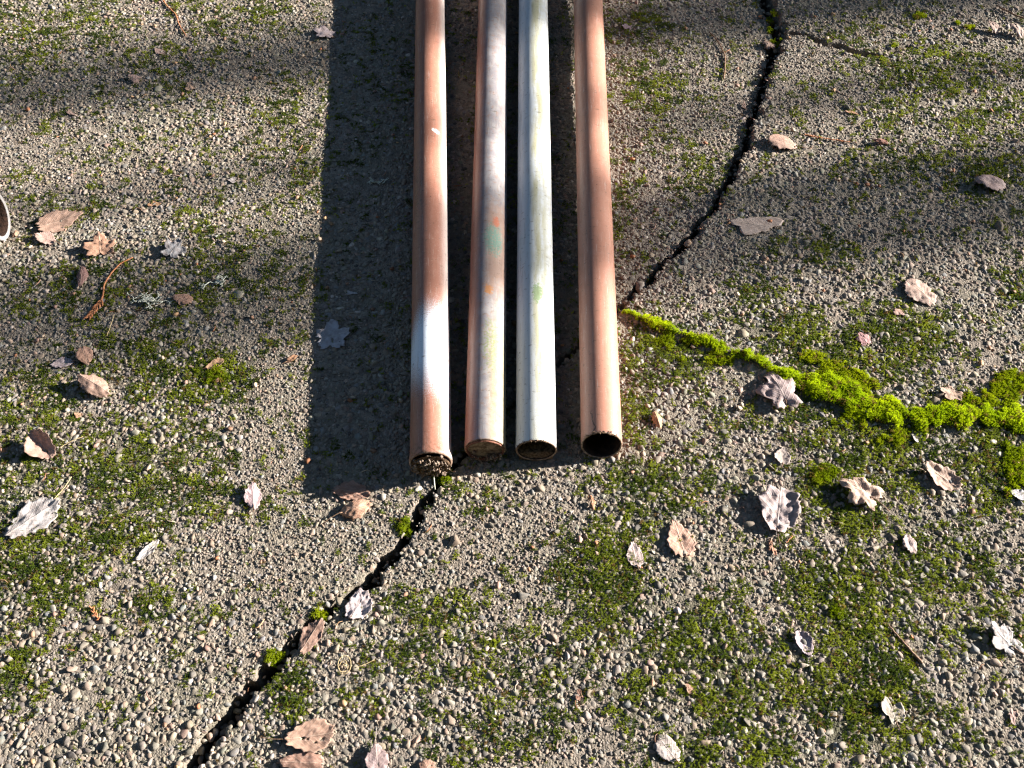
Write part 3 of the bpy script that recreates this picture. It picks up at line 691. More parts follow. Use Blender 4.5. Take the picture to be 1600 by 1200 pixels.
for i in range(16):
    a = r.uniform(1.3, 5.0); d = r.uniform(.014, .028); b = Vector((math.sin(a) * d, -.002, math.cos(a) * d)); pts = [b]
    dv = Vector((math.sin(a) * .4, -1, math.cos(a) * .5 - .3)).normalized()
    for q in range(6):
        dv = (dv + Vector((r.gauss(0, .5), r.gauss(0, .35), r.gauss(0, .5) - .1))).normalized(); pts.append(pts[-1] + dv * .0024)
    V, Fc = tube(pts, [.0005] * 5 + [.0004, .0002], 5); link('root', mesh_py('root', V, Fc, M_ROOT), p1)
V, Fc = tube([(.002, -.002, -.026), (.0025, -.008, -.028), (.003, -.016, -.029), (.004, -.026, -.0315)], [.0011, .0010, .0009, .0007], 6); link('root', mesh_py('root', V, Fc, M_LICHEN), p1, label='pale thick root hanging over the crack')

p2 = put_pipe(2, 'silver oversprayed brown pipe with teal paint patch and a capped end, second from left', paint2(), bead=.0)
cap = link('end_cap', disc_mesh('end_cap', PR - .0028, .0035, .0012, M_CLAY, 7, rough=6), p2, label='recessed muddy end cap')
V, Fc = [], []
seg = 64
for i, (rr, yy) in enumerate([(PR - .0024, .0005), (PR - .0024, -.0018), (PR - .0036, -.0022), (PR - .0042, .003)]):
    for q in range(seg): a = 2 * math.pi * q / seg; V.append((math.sin(a) * rr, yy + .0004 * math.sin(a * 7 + i), math.cos(a) * rr))
for i in range(3):
    for q in range(seg): q2 = (q + 1) % seg; Fc.append((i * seg + q, i * seg + q2, (i + 1) * seg + q2, (i + 1) * seg + q))
link('rim_ring', mesh_py('rim_ring', V, Fc, plain_mat('rust_ring', (.12, .045, .025), (.24, .10, .06), 200)), p2, label='rust brown rim ring')
c_ = crumbs_on(p2, 'mud_crumbs', 50, .016, .029, M_CLAY, 14, (-.006, .002), (.001, .0028), (2.0, 4.2)); c_['kind'] = 'stuff'

p3 = put_pipe(3, 'white pipe with yellow green grime and a green spot, third from left', paint3())
V = []; Fc = []; nx_, ny_ = 22, 26; fr = PR - .0027
for j in range(ny_):
    yy = .003 + .12 * (j / (ny_ - 1)) ** 1.5; lv = -.013 + .016 * min(1, yy / .05)
    half = math.sqrt(fr * fr - lv * lv) * 1.0
    for i in range(nx_):
        x = -half + 2 * half * i / (nx_ - 1); V.append((x, yy, lv + .004 * (float(fbm(np.array(x * 170 + 9), np.array(yy * 170), 5, 3)) - .5) - (.02 if j == 0 else 0)))
for j in range(ny_ - 1):
    for i in range(nx_ - 1): a = j * nx_ + i; Fc.append((a, a + 1, a + nx_ + 1, a + nx_))
link('soil_fill', mesh_py('soil_fill', V, Fc, M_SOIL), p3, label='dark soil lying inside the pipe mouth')
c_ = crumbs_on(p3, 'rim_crumbs', 40, .0285, .0305, M_SOIL, 19, (-.001, .003), (.0006, .0016), (-1.2, .6)); c_['kind'] = 'stuff'

p4 = put_pipe(4, 'plain copper brown pipe with an open dark mouth, rightmost of four', paint4(), slant=.16)
c_ = crumbs_on(p4, 'mud_crust', 46, .0290, .0306, M_SOIL, 23, (.003, .0075), (.0006, .0019), (-1.1, .75)); c_['kind'] = 'stuff'

# a wider white pipe whose open end just enters the picture at the left edge
P5R = .043
a5 = at(-3, 334, P5R + .002); e5 = bpy.data.objects.new('metal_pipe', None); COL.objects.link(e5)
z5 = gz(a5[0], a5[1]); e5.location = (a5[0], a5[1], z5 + P5R + .002); e5.rotation_euler = (0, 0, R_(90 + 8))
e5['label'] = 'wide white rimmed pipe end entering at the left edge of the picture'; e5['category'] = 'pipe'
_pr = PR; link('tube', shell(P5R, .0075, 1.1, 'tube', white5(), rings=30, seed=9), e5)
me5 = e5.children[0].data; me5.materials[2] = plain_mat('pale_cut_rim', (.22, .205, .195), (.32, .30, .285), 200, .6)

# ------------------------------------------------------------------ fallen leaves
def outline(kind, r, na):
    A_ = np.arange(na) / na * 2 * math.pi; c, s = np.cos(A_), np.sin(A_)
    if kind == 'ovate':
        x = .5 * c * (1 - .42 * np.maximum(s, 0) ** 1.5) * (1 - .18 * np.maximum(-s, 0)); y = .5 * s
        ser = 1 + .045 * np.sign(np.sin(A_ * 15)) * np.abs(np.sin(A_ * 15)) ** .5
    elif kind == 'lobed':
        q = np.abs(np.cos(2.5 * (A_ - math.pi / 2))); rr = .27 + .23 * q ** .8
        rr = rr * np.where(s < -.75, .8, 1); x = rr * c * 1.02; y = rr * s; ser = 1 + .05 * np.sin(A_ * 21 + r.uniform(0, 6))
    elif kind == 'narrow':
        x = .5 * c * (1 - .3 * s * s); y = .5 * s; ser = 1 + .04 * np.sin(A_ * 13)
    elif kind == 'round':
        x = .5 * c; y = .5 * s; ser = 1 + .05 * np.sin(A_ * 9 + 1)
    else:                                     # torn fragment
        rr = .40 + .12 * np.sin(A_ * 2 + r.uniform(0, 6)) + .09 * np.sin(A_ * 3 + r.uniform(0, 6)) + .06 * np.sin(A_ * 5 + r.uniform(0, 6)); x = rr * c; y = rr * s; ser = 1 + .03 * np.sin(A_ * 17)
    j = 1 + np.array([r.gauss(0, .04) for _ in range(na)]); lob = 1 + .07 * np.sin(A_ * 3 + r.uniform(0, 6))
    return x * ser * j * lob, y * ser * j * lob
NLEAF = [0]
def leaf(label, px, py, w, h, rot, kind, col, fold=.3, curl=.3, crump=.4, tilt=(0, 0), stem=0, lift=0.0, holes=False):
    """w, h: breadth and length in picture pixels before turning; fold: V along the midrib; curl: edges up (+) or down (-)"""
    NLEAF[0] += 1; r = random.Random(NLEAF[0] * 7 + 1); sd = NLEAF[0] * 3
    m = mpp(py); Wd, Ln = w * m * .98, h * m * 1.05; S = max(Wd, Ln); na, nr = 56, 10
    ox, oy = outline(kind, r, na); V = [(0, 0)]
    for i in range(1, nr + 1): V += [(ox[q] * i / nr, oy[q] * i / nr) for q in range(na)]
    V = np.array(V); lp = np.c_[V * 2, np.zeros(len(V))]
    rad = np.hypot(V[:, 0], V[:, 1]) / .5
    sg = r.choice((1, -1, -1)); z = fold * sg * np.abs(V[:, 0]) * .32 + curl * r.choice((1, -1)) * .125 * rad ** 2.4 * (.55 + .9 * vnoise(V[:, 0] * 2.3 + 5, V[:, 1] * 2.3 + 5, sd))
    z = z + crump * .19 * (fbm(V[:, 0] * 3.4 + 11, V[:, 1] * 3.4 + 3, sd + 1, 3) - .5) + crump * .10 * (vnoise(V[:, 0] * 11 + 1, V[:, 1] * 11, sd + 2) - .5) * rad
    X = V[:, 0] * Wd * (1 - .12 * abs(fold)); Y = V[:, 1] * Ln; Z = z * S
    P = np.c_[X, Y, Z]
    Mx = np.array(Matrix.Rotation(R_(rot), 3, 'Z') @ Matrix.Rotation(R_(tilt[0] * .55), 3, 'X') @ Matrix.Rotation(R_(tilt[1] * .55), 3, 'Y')); P = P @ Mx.T; P = P @ np.array(Matrix.Rotation(R_(r.uniform(1., 5) * (0 if kind == 'pressed' else 1)), 3, 'Y')).T
    zmin = P[:, 2].min()
    F3 = [(0, 1 + q, 1 + (q + 1) % na) for q in range(na)]
    F4 = []
    hl = [(r.uniform(-.22, .22), r.uniform(-.25, .25), r.uniform(.02, .045)) for _ in range(5)] if holes else []
    for i in range(nr - 1):
        for q in range(na):
            q2 = (q + 1) % na; b = 1 + i * na; f = (b + q, b + na + q, b + na + q2, b + q2)
            cx, cy = V[list(f)].mean(0)
            if any((cx - hx) ** 2 + (cy - hy) ** 2 < hr * hr for hx, hy, hr in hl): continue
            F4.append(f)
    c0 = at(px, py, 0); g0 = gz(c0[0], c0[1]); c0 = at(px, py, g0 + .003 + lift)
    P[:, 2] += -zmin
    me = mesh_py('blade', P, F3 + F4, M_LEAF)
    a = me.attributes.new('lp', 'FLOAT_VECTOR', 'POINT'); a.data.foreach_set('vector', lp.astype(np.float32).ravel())
    loc = (c0[0], c0[1], g0 + .0018 + lift)
    if stem:
        e = bpy.data.objects.new('fallen_leaf', None); COL.objects.link(e); e.location = loc; b = link('blade', me, e)
        p0 = Vector(P[1 + (nr - 3) * na + 3 * na // 4]); d = (Vector(Mx @ np.array([0, -1, 0])) + Vector((0, 0, -.05))).normalized(); L = stem * m; pts = [p0]; sd_ = d.cross(Vector((0, 0, 1))) * r.choice((-1, 1))
        for q in range(1, 7):
            t = q / 6; p = p0 + d * L * t + sd_ * L * .22 * t * t; p.z = max(.0016, p0.z * (1 - t) + .002); pts.append(p)
        Vs, Fs = tube(pts, [.0009, .0008, .0007, .0007, .0006, .0007, .0009], 6); link('petiole', mesh_py('petiole', Vs, Fs, M_TWIG), e)
    else:
        e = b = link('fallen_leaf', me, None, loc)
    b.color = (*[min(.8, q * 1.12) for q in col], 1); md = b.modifiers.new('thickness', 'SOLIDIFY'); md.thickness = .00022; md.offset = -1
    e['label'] = label; e['category'] = 'leaf'; e['group'] = 'fallen leaves on the concrete'
    return e
TAN, PINK, PALE, GREY, LIL, ORG, BRW, MAR = (.42, .27, .20), (.46, .31, .26), (.52, .43, .38), (.44, .41, .39), (.45, .37, .38), (.50, .24, .12), (.36, .21, .15), (.20, .11, .10)
LV = [
 ('large flat tan leaf beside the open white pipe end', 92, 346, 46, 64, -60, 'ovate', TAN, .05, .2, .25, (0, 4), 0),
 ('small pale pink leaf tucked under the large tan leaf near the left pipe end', 72, 373, 26, 32, 70, 'ovate', PINK, .2, .3, .3, (14, 0), 14),
 ('crumpled orange brown lobed leaf above the long cedar sprig', 157, 388, 56, 46, 15, 'lobed', (.46, .26, .17), .2, .6, .9, (8, 0), 0),
 ('grey curled leaf in the soft shade left of the big shadow', 272, 392, 38, 42, -20, 'lobed', (.24, .24, .25), .3, .7, .9, (10, 8), 0),
 ('small brown leaf right of the pale lichen scrap', 286, 468, 22, 32, 80, 'ovate', BRW, .1, .3, .6, (10, 0), 0),
 ('narrow dark maroon leaf left of the cedar sprig', 129, 433, 17, 40, 8, 'narrow', MAR, .3, .3, .4, (0, 0), 0),
 ('small brown curled leaf above the folded brown leaf at left', 134, 557, 28, 32, 30, 'ovate', BRW, .3, .6, .6, (18, 0), 0),
 ('flat greyish pink leaf left of a small brown curled leaf', 97, 567, 20, 34, 100, 'ovate', LIL, .1, .2, .4, (0, 0), 18),
 ('folded pinkish brown leaf casting a shadow, left of the bright moss patch', 152, 606, 40, 54, 62, 'ovate', (.40, .26, .20), .7, .5, .5, (22, 10), 0),
 ('small orange tan leaf with upturned sides at the edge of the left moss', 337, 569, 18, 28, -60, 'ovate', (.48, .29, .17), .7, .4, .3, (10, 0), 8),
 ('pink brown leaf curled upright with a long shadow near the left edge', 66, 697, 46, 56, 48, 'ovate', (.44, .28, .22), .75, .9, .5, (20, -20), 0),
 ('large pale grey leaf lying at the left edge', 55, 808, 58, 84, -48, 'ovate', (.50, .46, .44), .15, .4, .55, (8, 8), 0),
 ('lilac pink leaf standing alone left of the shadow corner', 396, 776, 30, 42, 12, 'ovate', (.50, .36, .36), .5, .5, .4, (10, 14), 8),
 ('narrow whitish leaf scrap on the pebbles at lower left', 231, 860, 16, 42, -40, 'narrow', (.56, .52, .48), .2, .2, .5, (0, 0), 0),
 ('pale grey lobed leaf straddling the left edge of the shadow', 517, 526, 56, 60, -70, 'lobed', (.50, .48, .50), .1, .4, .7, (0, 0), 0),
 ('brown leaf lying half inside the bottom edge of the shadow', 549, 768, 34, 56, 84, 'ovate', (.38, .22, .16), .2, .5, .7, (0, 0), 0),
 ('curled orange tan leaf with a thin stem just below the shadow', 556, 797, 34, 48, -72, 'ovate', (.52, .30, .20), .4, .9, .6, (12, 0), 34),
 ('pale lilac cupped leaf on the right lip of the crack', 561, 946, 40, 46, -25, 'round', (.54, .46, .46), .2, .6, .8, (0, 0), 8),
 ('brown folded leaf bridging the wide part of the crack', 487, 993, 36, 56, -28, 'ovate', (.34, .21, .16), .5, .5, .5, (8, 0), 0),
 ('large tan leaf with dark holes and a straight stem near the bottom edge', 487, 1150, 54, 72, -82, 'ovate', (.46, .29, .21), .1, .45, .35, (0, -6), 50, .002, True),
 ('brown leaf cut by the bottom edge under the leaf with holes', 472, 1192, 36, 68, 88, 'ovate', (.34, .20, .15), .15, .3, .5, (0, 0), 0),
 ('lilac brown domed leaf at the bottom edge right of the leaf with holes', 589, 1186, 40, 42, 10, 'ovate', (.38, .28, .27), -.3, -.4, .5, (0, 0), 8, .004),
 ('brown leaf tip just showing at the bottom edge of the picture', 668, 1200, 26, 26, 30, 'round', BRW, .1, .4, .5, (0, 0), 0),
 ('greyish pink leaf by the left side of the shadow at the top', 508, 53, 28, 40, 75, 'lobed', (.44, .36, .36), .1, .4, .5, (8, 0), 0),
 ('tiny pink leaf in the dark band, upper left', 249, 80, 14, 19, 60, 'ovate', PINK, .2, .3, .4, (0, 0), 0),
 ('small pink leaf scrap between two dark bands at upper left', 212, 124, 16, 24, 80, 'torn', PINK, .2, .6, .5, (10, 0), 0),
 ('small tan leaf scrap right of the pink scrap at upper left', 297, 136, 16, 22, 40, 'torn', (.42, .28, .2), .3, .6, .6, (8, 0), 0),
 ('small orange flat scrap above the lobed orange brown leaf', 240, 318, 13, 20, 80, 'torn', (.52, .28, .14), .1, .3, .3, (0, 0), 0),
 ('smooth salmon tan leaf just right of the crack', 1221, 225, 34, 44, 70, 'ovate', (.52, .33, .25), .1, .45, .3, (6, 0), 26),
 ('large pale pink leaf pressed flat and speckled, right of the crack', 1181, 350, 52, 76, 78, 'pressed', (.54, .43, .36), .0, .0, .05, (0, 0), 0, .0012),
 ('mauve brown folded leaf in the mossy shade near the right edge', 1546, 290, 34, 48, 80, 'ovate', (.42, .30, .28), .5, .6, .5, (10, 0), 0),
 ('pale pink leaf with dark torn spots at right', 1436, 456, 46, 56, 35, 'ovate', (.52, .37, .30), .05, .25, .5, (0, 0), 0),
 ('little pink leaf scrap below the pale spotted leaf', 1403, 488, 13, 22, 85, 'torn', (.52, .32, .26), .2, .4, .4, (0, 0), 0),
 ('small dark pink fan shaped leaf above the moss ridge', 1350, 531, 26, 28, 20, 'lobed', (.42, .22, .22), .3, .5, .6, (10, 0), 0),
 ('ragged mauve leaf below the left part of the moss ridge', 1218, 616, 66, 82, 18, 'lobed', (.36, .28, .27), .15, .5, .8, (0, 0), 14),
 ('tan crumpled leaf on the upper edge of the moss ridge', 1488, 616, 28, 42, 70, 'lobed', (.50, .34, .25), .3, .6, .7, (8, 0), 0),
 ('small orange curled leaf right of the rightmost pipe mouth', 1027, 657, 18, 28, 15, 'ovate', (.60, .35, .19), .6, .7, .4, (14, 0), 0),
 ('small pale round leaf above the big mauve crumpled leaf', 1223, 713, 26, 29, -10, 'ovate', PALE, .1, .5, .5, (0, 0), 9),
 ('pale leaf scrap on the lower edge of the moss ridge', 1432, 681, 18, 24, 20, 'torn', (.48, .44, .42), .3, .5, .5, (0, 0), 0),
 ('tan pointed leaf with a raised corner and dark shadow at right', 1471, 746, 40, 60, 52, 'ovate', (.48, .33, .25), .3, .8, .5, (16, -12), 0),
 ('crumpled tan leaf with an orange stem beside bright moss', 1346, 772, 58, 74, 60, 'lobed', (.54, .38, .29), .2, .6, 1.0, (0, 8), 34),
 ('large pale mauve crumpled leaf, biggest right of the pipes', 1216, 797, 64, 72, -12, 'round', (.44, .36, .345), .15, .6, .95, (6, 0), 26),
 ('flat salmon leaf below the rightmost pipe', 1063, 843, 46, 58, 12, 'ovate', (.56, .34, .25), .05, .25, .35, (0, 0), 8),
 ('pale pink leaf left of the flat salmon leaf', 992, 868, 28, 40, 8, 'ovate', (.54, .42, .39), .3, .4, .4, (8, 0), 10),
 ('small pale pink toothed leaf at right below the crumpled tan leaf', 1421, 850, 24, 32, 5, 'ovate', (.54, .41, .37), .4, .4, .5, (0, 0), 0),
 ('grey leaf cut by the right edge below the moss ridge', 1592, 773, 20, 26, 70, 'ovate', (.46, .44, .45), .3, .4, .4, (8, 0), 0),
 ('lilac leaf beside a round pale pebble at lower right', 1256, 1004, 28, 40, 22, 'ovate', (.46, .37, .40), .3, .4, .4, (6, 0), 0),
 ('grey folded leaf with a stem near the right edge', 1570, 1001, 50, 62, 40, 'lobed', (.45, .41, .39), .5, .6, .6, (10, 0), 22),
 ('pale tan triangular leaf at lower right', 1395, 1112, 36, 50, 4, 'torn', (.48, .42, .33), .1, .3, .4, (6, 0), 14),
 ('pale oval leaf near the bottom edge', 1043, 1170, 34, 42, 35, 'round', (.58, .50, .45), -.1, -.2, .35, (0, 0), 6),
 ('small orange brown leaf curl below the rightmost pipe mouth', 925, 786, 16, 22, 12, 'torn', (.50, .24, .12), .5, .8, .8, (14, 0), 0),
 ('tiny orange leaf with a shadow left of the big shadow', 456, 561, 12, 19, -50, 'ovate', (.54, .28, .15), .5, .6, .4, (14, 0), 9),
 ('brown leaf scrap in the moss near the bottom, right of centre', 1078, 1077, 14, 20, 70, 'torn', (.36, .20, .13), .3, .7, .7, (10, 0), 0),
 ('dark brown leaf scrap above a grey wedge pebble near the bottom', 905, 1086, 13, 18, 20, 'torn', (.30, .15, .10), .3, .7, .7, (8, 0), 0),
 ('small rusty leaf scrap below the large mauve crumpled leaf', 1206, 855, 12, 26, 4, 'torn', (.46, .22, .13), .4, .7, .8, (0, 0), 0),
 ('pinkish curled leaf with a long shadow at the upper right', 1551, 46, 18, 26, 20, 'ovate', (.42, .30, .25), .6, 1.1, .6, (24, 0), 0),
 ('brown curled leaf touching the right edge at the top', 1587, 52, 22, 28, 30, 'ovate', (.40, .29, .24), .5, 1.1, .6, (22, 0), 0),
 ('small orange flat leaf scrap right of the crack at the top', 1331, 175, 9, 17, 70, 'torn', (.54, .28, .17), .1, .2, .3, (0, 0), 0),
 ('little rust red curled leaf right of the orange sprig', 1377, 224, 15, 24, 75, 'torn', (.38, .16, .11), .5, .8, .7, (10, 0), 0),
 ('small mauve leaf right of the rightmost pipe at the top', 980, 42, 14, 19, 80, 'lobed', (.40, .28, .30), .2, .5, .5, (6, 0), 0),
 ('crumpled brown leaf lodged in the crack at the top', 1203, 72, 20, 26, 70, 'lobed', (.32, .22, .17), .3, .7, .9, (8, 0), 0),
 ('small brown leaf caught in the crack beneath the top bend', 1163, 165, 10, 16, 20, 'torn', (.36, .24, .19), .3, .6, .7, (8, 0), 0),
 ('tiny salmon leaf on the moss at left below the folded brown leaf', 122, 648, 11, 15, 40, 'torn', (.54, .30, .18), .3, .5, .4, (8, 0), 0),
 ('small pale leaf scrap at the upper left on clean gravel', 363, 281, 12, 17, 60, 'torn', (.54, .48, .45), .2, .3, .3, (0, 0), 0),
 ('tiny dull pink leaf above the clean gravel at upper left', 110, 176, 11, 15, 50, 'torn', (.36, .24, .2), .2, .4, .4, (0, 0), 0),
 ('small pinkish leaf crumb left of the large flat tan leaf', 24, 365, 9, 17, 0, 'torn', (.48, .28, .18), .3, .5, .4, (10, 0), 0),
 ('small salmon leaf below the narrow tan triangular leaf near the right edge', 1583, 1118, 16, 24, 10, 'torn', (.42, .27, .23), .3, .5, .5, (0, 0), 0),
 ('pale scrap of leaf in the middle of the dark shadow left of the pipes', 548, 457, 11, 15, 70, 'torn', (.52, .50, .50), .1, .2, .3, (0, 0), 0),
]
for L in LV: leaf(*L)

# ------------------------------------------------------------------ twigs, sprigs and lichen
def path_px(pp, z=.003):
    out = []
    for u, v in pp:
        q = at(u, v); g0 = gz(q[0], q[1]); q = at(u, v, g0 + z); out.append(Vector(q))
    return out
def spl(P, n):
    out = []; m = len(P)
    for i in range(m - 1):
        p0, p1, p2, p3 = P[max(i - 1, 0)], P[i], P[i + 1], P[min(i + 2, m - 1)]
        for q in range(n):
            t = q / n; out.append(.5 * ((2 * p1) + (p2 - p0) * t + (2 * p0 - 5 * p1 + 4 * p2 - p3) * t * t + (3 * p1 - p0 - 3 * p2 + p3) * t ** 3))
    out.append(P[-1]); return out
def stick(name, label, cat, pp, r0, r1, mat, side=None, seed=0, z=.003):
    r = random.Random(seed); P = spl(path_px(pp, z), 6); o = P[0].copy(); P = [p - o + Vector((r.gauss(0, .0003), r.gauss(0, .0003), r.gauss(0, .0003))) for p in P]; n = len(P)
    V, Fc = tube(P, [r0 + (r1 - r0) * i / (n - 1) for i in range(n)], 7)
    if side is None: return link(name, mesh_py(name, V, Fc, mat), None, o, label=label, category=cat)
    e = bpy.data.objects.new(name, None); COL.objects.link(e); e.location = o; e['label'] = label; e['category'] = cat
    link('stem', mesh_py('stem', V, Fc, mat), e)
    a, b, cnt, ln, w = side
    for q in range(cnt):
        i = int((a + (b - a) * q / max(1, cnt - 1)) * (n - 2)); t = (P[i + 1] - P[i]).normalized(); sd = t.cross(Vector((0, 0, 1))) * (1 if q % 2 else -1)
        L = ln * r.uniform(.7, 1.2); d = (t * .8 + sd * .6).normalized(); pts = [P[i], P[i] + d * L * .5 + Vector((0, 0, .0006)), P[i] + (d + t * .25).normalized() * L]
        V, Fc = tube(pts, [w, w * 1.15, w * .4], 6); link('scale_leaf', mesh_py('scale_leaf', V, Fc, mat), e)
    return e
stick('cedar_sprig', 'long reddish brown cedar sprig curving through the shade at left', 'sprig', [(207, 402), (185, 415), (165, 440), (160, 465), (150, 482), (138, 497)], .0011, .0018, M_CEDAR, (.66, 1., 16, .013, .0014), 2)
stick('twig', 'bent orange brown twig at the top left edge', 'twig', [(250, -6), (262, 10), (274, 22), (281, 40), (291, 56)], .0015, .0010, M_CEDAR, None, 3)
stick('twig', 'curved reddish twig left of the crack at the top', 'twig', [(1108, 50), (1118, 60), (1127, 74), (1133, 92), (1131, 124)], .0012, .0016, M_TWIG, None, 4)
stick('cedar_sprig', 'short orange cedar sprig right of the salmon tan leaf', 'sprig', [(1257, 210), (1275, 214), (1295, 217), (1328, 222)], .0013, .0008, M_CEDAR, (.05, .9, 14, .0045, .0008), 5)
stick('twig', 'straight pale brown twig on moss at lower right', 'twig', [(1387, 975), (1403, 994), (1420, 1013), (1441, 1036)], .0011, .0020, M_TWIG, None, 6)
stick('twig', 'grey twig entering at the top right corner', 'twig', [(1557, 8), (1570, 15), (1590, 25), (1620, 34)], .0012, .0018, M_TWIG, None, 7, .006)
stick('straw', 'thin straw coloured stalk below the cedar sprig', 'stalk', [(178, 492), (173, 508), (167, 525)], .0006, .0005, M_STRAW, None, 8)
stick('straw', 'short golden needle right of the wide crack', 'needle', [(556, 1043), (570, 1038), (585, 1031)], .0006, .0004, M_STRAW, None, 9)
stick('straw', 'thin dry stalk lying left of the folded upright leaf', 'stalk', [(130, 682), (110, 690), (92, 700)], .0006, .0004, M_STRAW, None, 10)
stick('cedar_tip', 'bright orange red cedar tip on gravel at lower left', 'sprig', [(154, 968), (149, 960), (144, 948)], .0013, .0008, M_CEDAR, (.05, .95, 9, .007, .0009), 11)
stick('straw', 'thin pale stalk on the moss above the large grey leaf', 'stalk', [(112, 745), (100, 762), (84, 780)], .0006, .0004, M_STRAW, None, 12)
stick('root_thread', 'orange dry stalk at the tip of the crumpled tan leaf', 'stalk', [(1238, 838), (1233, 843), (1228, 848)], .0009, .0006, M_CEDAR, None, 13)
def lichen(label, px, py, sx, n, seed):
    r = random.Random(seed); q = at(px, py); g0 = gz(q[0], q[1]); m = mpp(py); parts = []
    def grow(p, d, L, w, dep):
        pts = [p]
        for k in range(3): d = (d + Vector((r.gauss(0, .3), r.gauss(0, .3), r.gauss(0, .2)))).normalized(); p = p + d * L / 3; p.z = max(.0005, min(.006, p.z)); pts.append(p)
        parts.append(tube(pts, [w, w * .9, w * .8, w * .6], 5))
        if dep:
            for k in range(2): grow(p, (d + Vector((r.gauss(0, .8), r.gauss(0, .8), .2))).normalized(), L * .75, w * .75, dep - 1)
    for i in range(n):
        a = r.uniform(-.5, .5) + (math.pi if i % 2 else 0); grow(Vector((sx * m * r.uniform(-.4, .4), r.uniform(-.002, .002), .002)), Vector((math.cos(a), math.sin(a), .2)), sx * m * .22, .0012, 3)
    V, Fc = merge(parts); link('lichen_scrap', mesh_py('lichen_scrap', V, Fc, M_LICHEN), None, (q[0], q[1], g0 + .002), label=label, category='lichen')
lichen('pale branching lichen scrap in the soft shade at left', 230, 471, 48, 9, 1)
lichen('pale branching lichen scrap inside the dark shadow left of the pipes', 588, 283, 26, 6, 2)
lichen('tangle of pale lichen threads left of the big shadow', 335, 440, 34, 7, 3)
def curl_thread(label, px, py, rad, turns, mat, seed):
    q = at(px, py); g0 = gz(q[0], q[1]); r = random.Random(seed); n = 44; pts = []
    for i in range(n):
        t = i / (n - 1) * turns * 6.28; rr = rad * mpp(py) * (.55 + .45 * math.sin(t * .37 + 1)); pts.append(Vector((rr * math.cos(t) * .9, rr * math.sin(t) * 1.2, .003 + .002 * math.sin(t * .7))))
    V, Fc = tube(pts, .0005, 5); link('straw_curl', mesh_py('straw_curl', V, Fc, mat), None, (q[0], q[1], g0 + .001), label=label, category='stalk')
curl_thread('small coil of straw right of the wide crack near the bottom', 539, 1041, 12, 3, M_STRAW, 3)

# ------------------------------------------------------------------ young bare trees standing off to the sun side; their stems shade soft bands across the ground
def tree(label, base, h, r0, seed, twigs=22, stems=(0.0,)):
    r = random.Random(seed); e = bpy.data.objects.new('young_tree', None); COL.objects.link(e); e.location = (base[0], base[1], 0); e['label'] = label; e['category'] = 'tree'; e['group'] = 'young bare trees off to the right'
    ac = Vector((-math.sin(SUN_AZ), math.cos(SUN_AZ), 0))
    for off in stems:
        pts = [Vector((r.gauss(0, .012), r.gauss(0, .012), h * i / 14)) + ac * off * min(1, i / 4) for i in range(15)]
        V, Fc = tube(pts, [r0 * (1 - .75 * i / 14) for i in range(15)], 10); link('trunk', mesh_py('trunk', V, Fc, M_BARK), e)
        for q in range(twigs):
            i = r.randint(7, 13); p = pts[i].lerp(pts[i + 1], r.random()); a = r.uniform(0, 6.28); d = Vector((math.cos(a), math.sin(a), r.uniform(.9, 1.8))).normalized(); L = r.uniform(.4, .9) * (1.3 - i / 16); pp = [p]
            for k in range(5): d = (d + Vector((r.gauss(0, .12), r.gauss(0, .12), .08))).normalized(); pp.append(pp[-1] + d * L / 5)
            V, Fc = tube(pp, [.007, .006, .005, .004, .003, .0015], 6); link('branch', mesh_py('branch', V, Fc, M_BARK), e)
hd = np.array([math.cos(SUN_AZ), math.sin(SUN_AZ)])
def stem_for(u, v, dist): return at(u, v)[:2] + hd * dist
tree('young bare tree off to the right whose trunk shades the upper left band', stem_for(200, 105, 16.5), 9.6, .058, 1, 16, (-.055, .055))
tree('young bare tree off to the right whose trunk shades the middle band', stem_for(200, 478, 16.0), 9.4, .078, 2, 16, (-.055, .055))
tree('thin bare tree farther back whose trunk shades the top right corner', stem_for(1450, 4, 14.5), 8.6, .045, 3)
tree('thin bare sapling off to the right whose stem dims the pipes faintly', stem_for(880, 208, 12.2), 8.0, .035, 4)

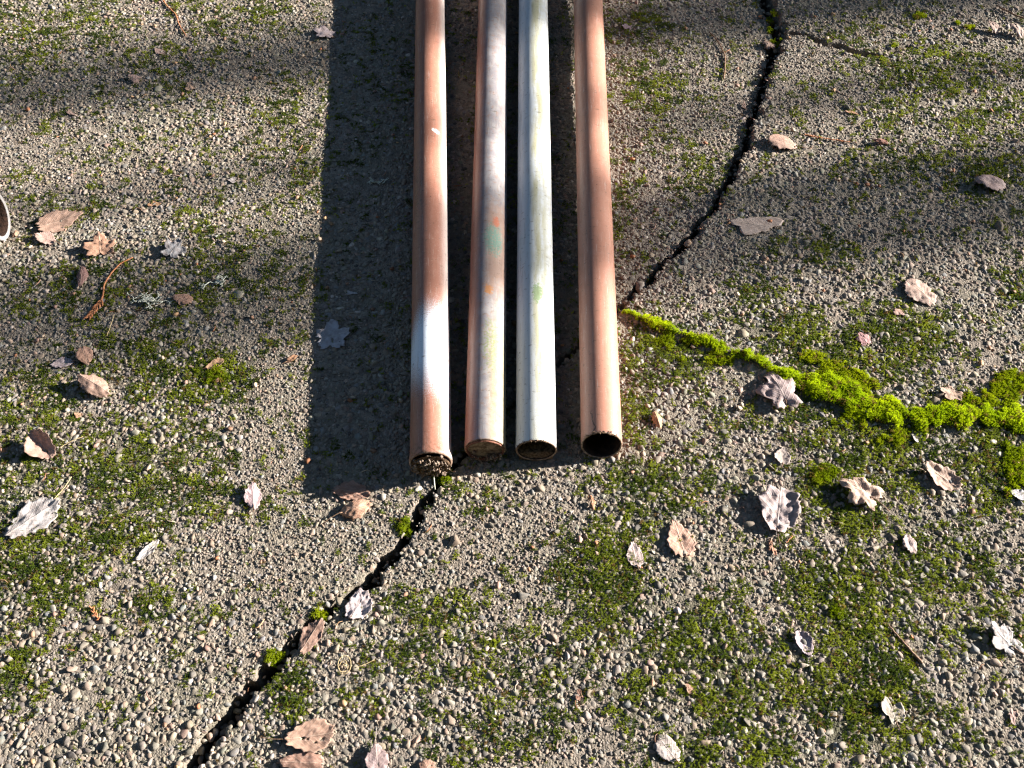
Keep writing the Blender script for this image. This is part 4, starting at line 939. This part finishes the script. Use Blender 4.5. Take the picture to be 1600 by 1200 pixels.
# ------------------------------------------------------------------ unseen evergreen hedges, added to block part of the skylight
M_HEDGE = plain_mat('hedge_core', (.015, .02, .008), (.03, .04, .014), 12, .9, .8, .03)
def hedge(label, x0, y0, x1, y1, h, seed):
    e = bpy.data.objects.new('sky_block_hedge', None); COL.objects.link(e); e['label'] = label; e['category'] = 'hedge'; e['group'] = 'evergreen hedges added outside the picture to block skylight'
    a = np.array([x0, y0]); b = np.array([x1, y1]); d = (b - a); L = np.linalg.norm(d); d = d / L; nn = np.array([-d[1], d[0]]); nu, nv = int(L / .25), 40
    V = []; Fc = []
    for j in range(nv):
        q = j / (nv - 1); ang = math.pi * (q * 1.3 - .15)
        for i in range(nu):
            s_ = L * i / (nu - 1); bu = 1 + .35 * (float(fbm(np.array(s_ * 1.3), np.array(q * 9.), seed, 3)) - .5)
            hh = h * (1 + .25 * (float(vnoise(np.array(s_ * .9), np.array(3.), seed)) - .5)); off = -math.cos(ang) * .6 * bu; z = max(0., math.sin(ang)) ** .5 * hh * (.85 + .15 * bu) if 0 <= ang <= math.pi else 0.
            p = a + d * s_ + nn * off; V.append((p[0], p[1], z))
    for j in range(nv - 1):
        for i in range(nu - 1): k0 = j * nu + i; Fc.append((k0, k0 + 1, k0 + nu + 1, k0 + nu))
    link('hedge_core', mesh_py('hedge_core', V, Fc, M_HEDGE), e)
    Vn = np.array(V); Vn = Vn[Vn[:, 2] > .05]; pk = Vn[rng.integers(0, len(Vn), 2500)] + rng.normal(0, .08, (2500, 3)); s_ = rng.uniform(.07, .15, 2500)
    instancer('foliage', pk, rng.uniform(0, 6.28, (2500, 3)), np.c_[s_, s_, s_], np.array([.035, .055, .018]) * rng.uniform(.6, 1.6, (2500, 1)), rng.integers(0, 6, 2500), VP, e, kind='stuff')
hedge('unseen dark evergreen hedge added left of the concrete to block skylight', -9.0, -5, -9.0, 8, 3.0, 5)
hedge('unseen tall evergreen hedge added beyond the far end of the pipes to block skylight', -3, 4.8, 7.0, 4.8, 8., 6)
hedge('unseen tall evergreen hedge added behind the photographer to block skylight', -3, -2.3, 7.0, -2.3, 8., 7)
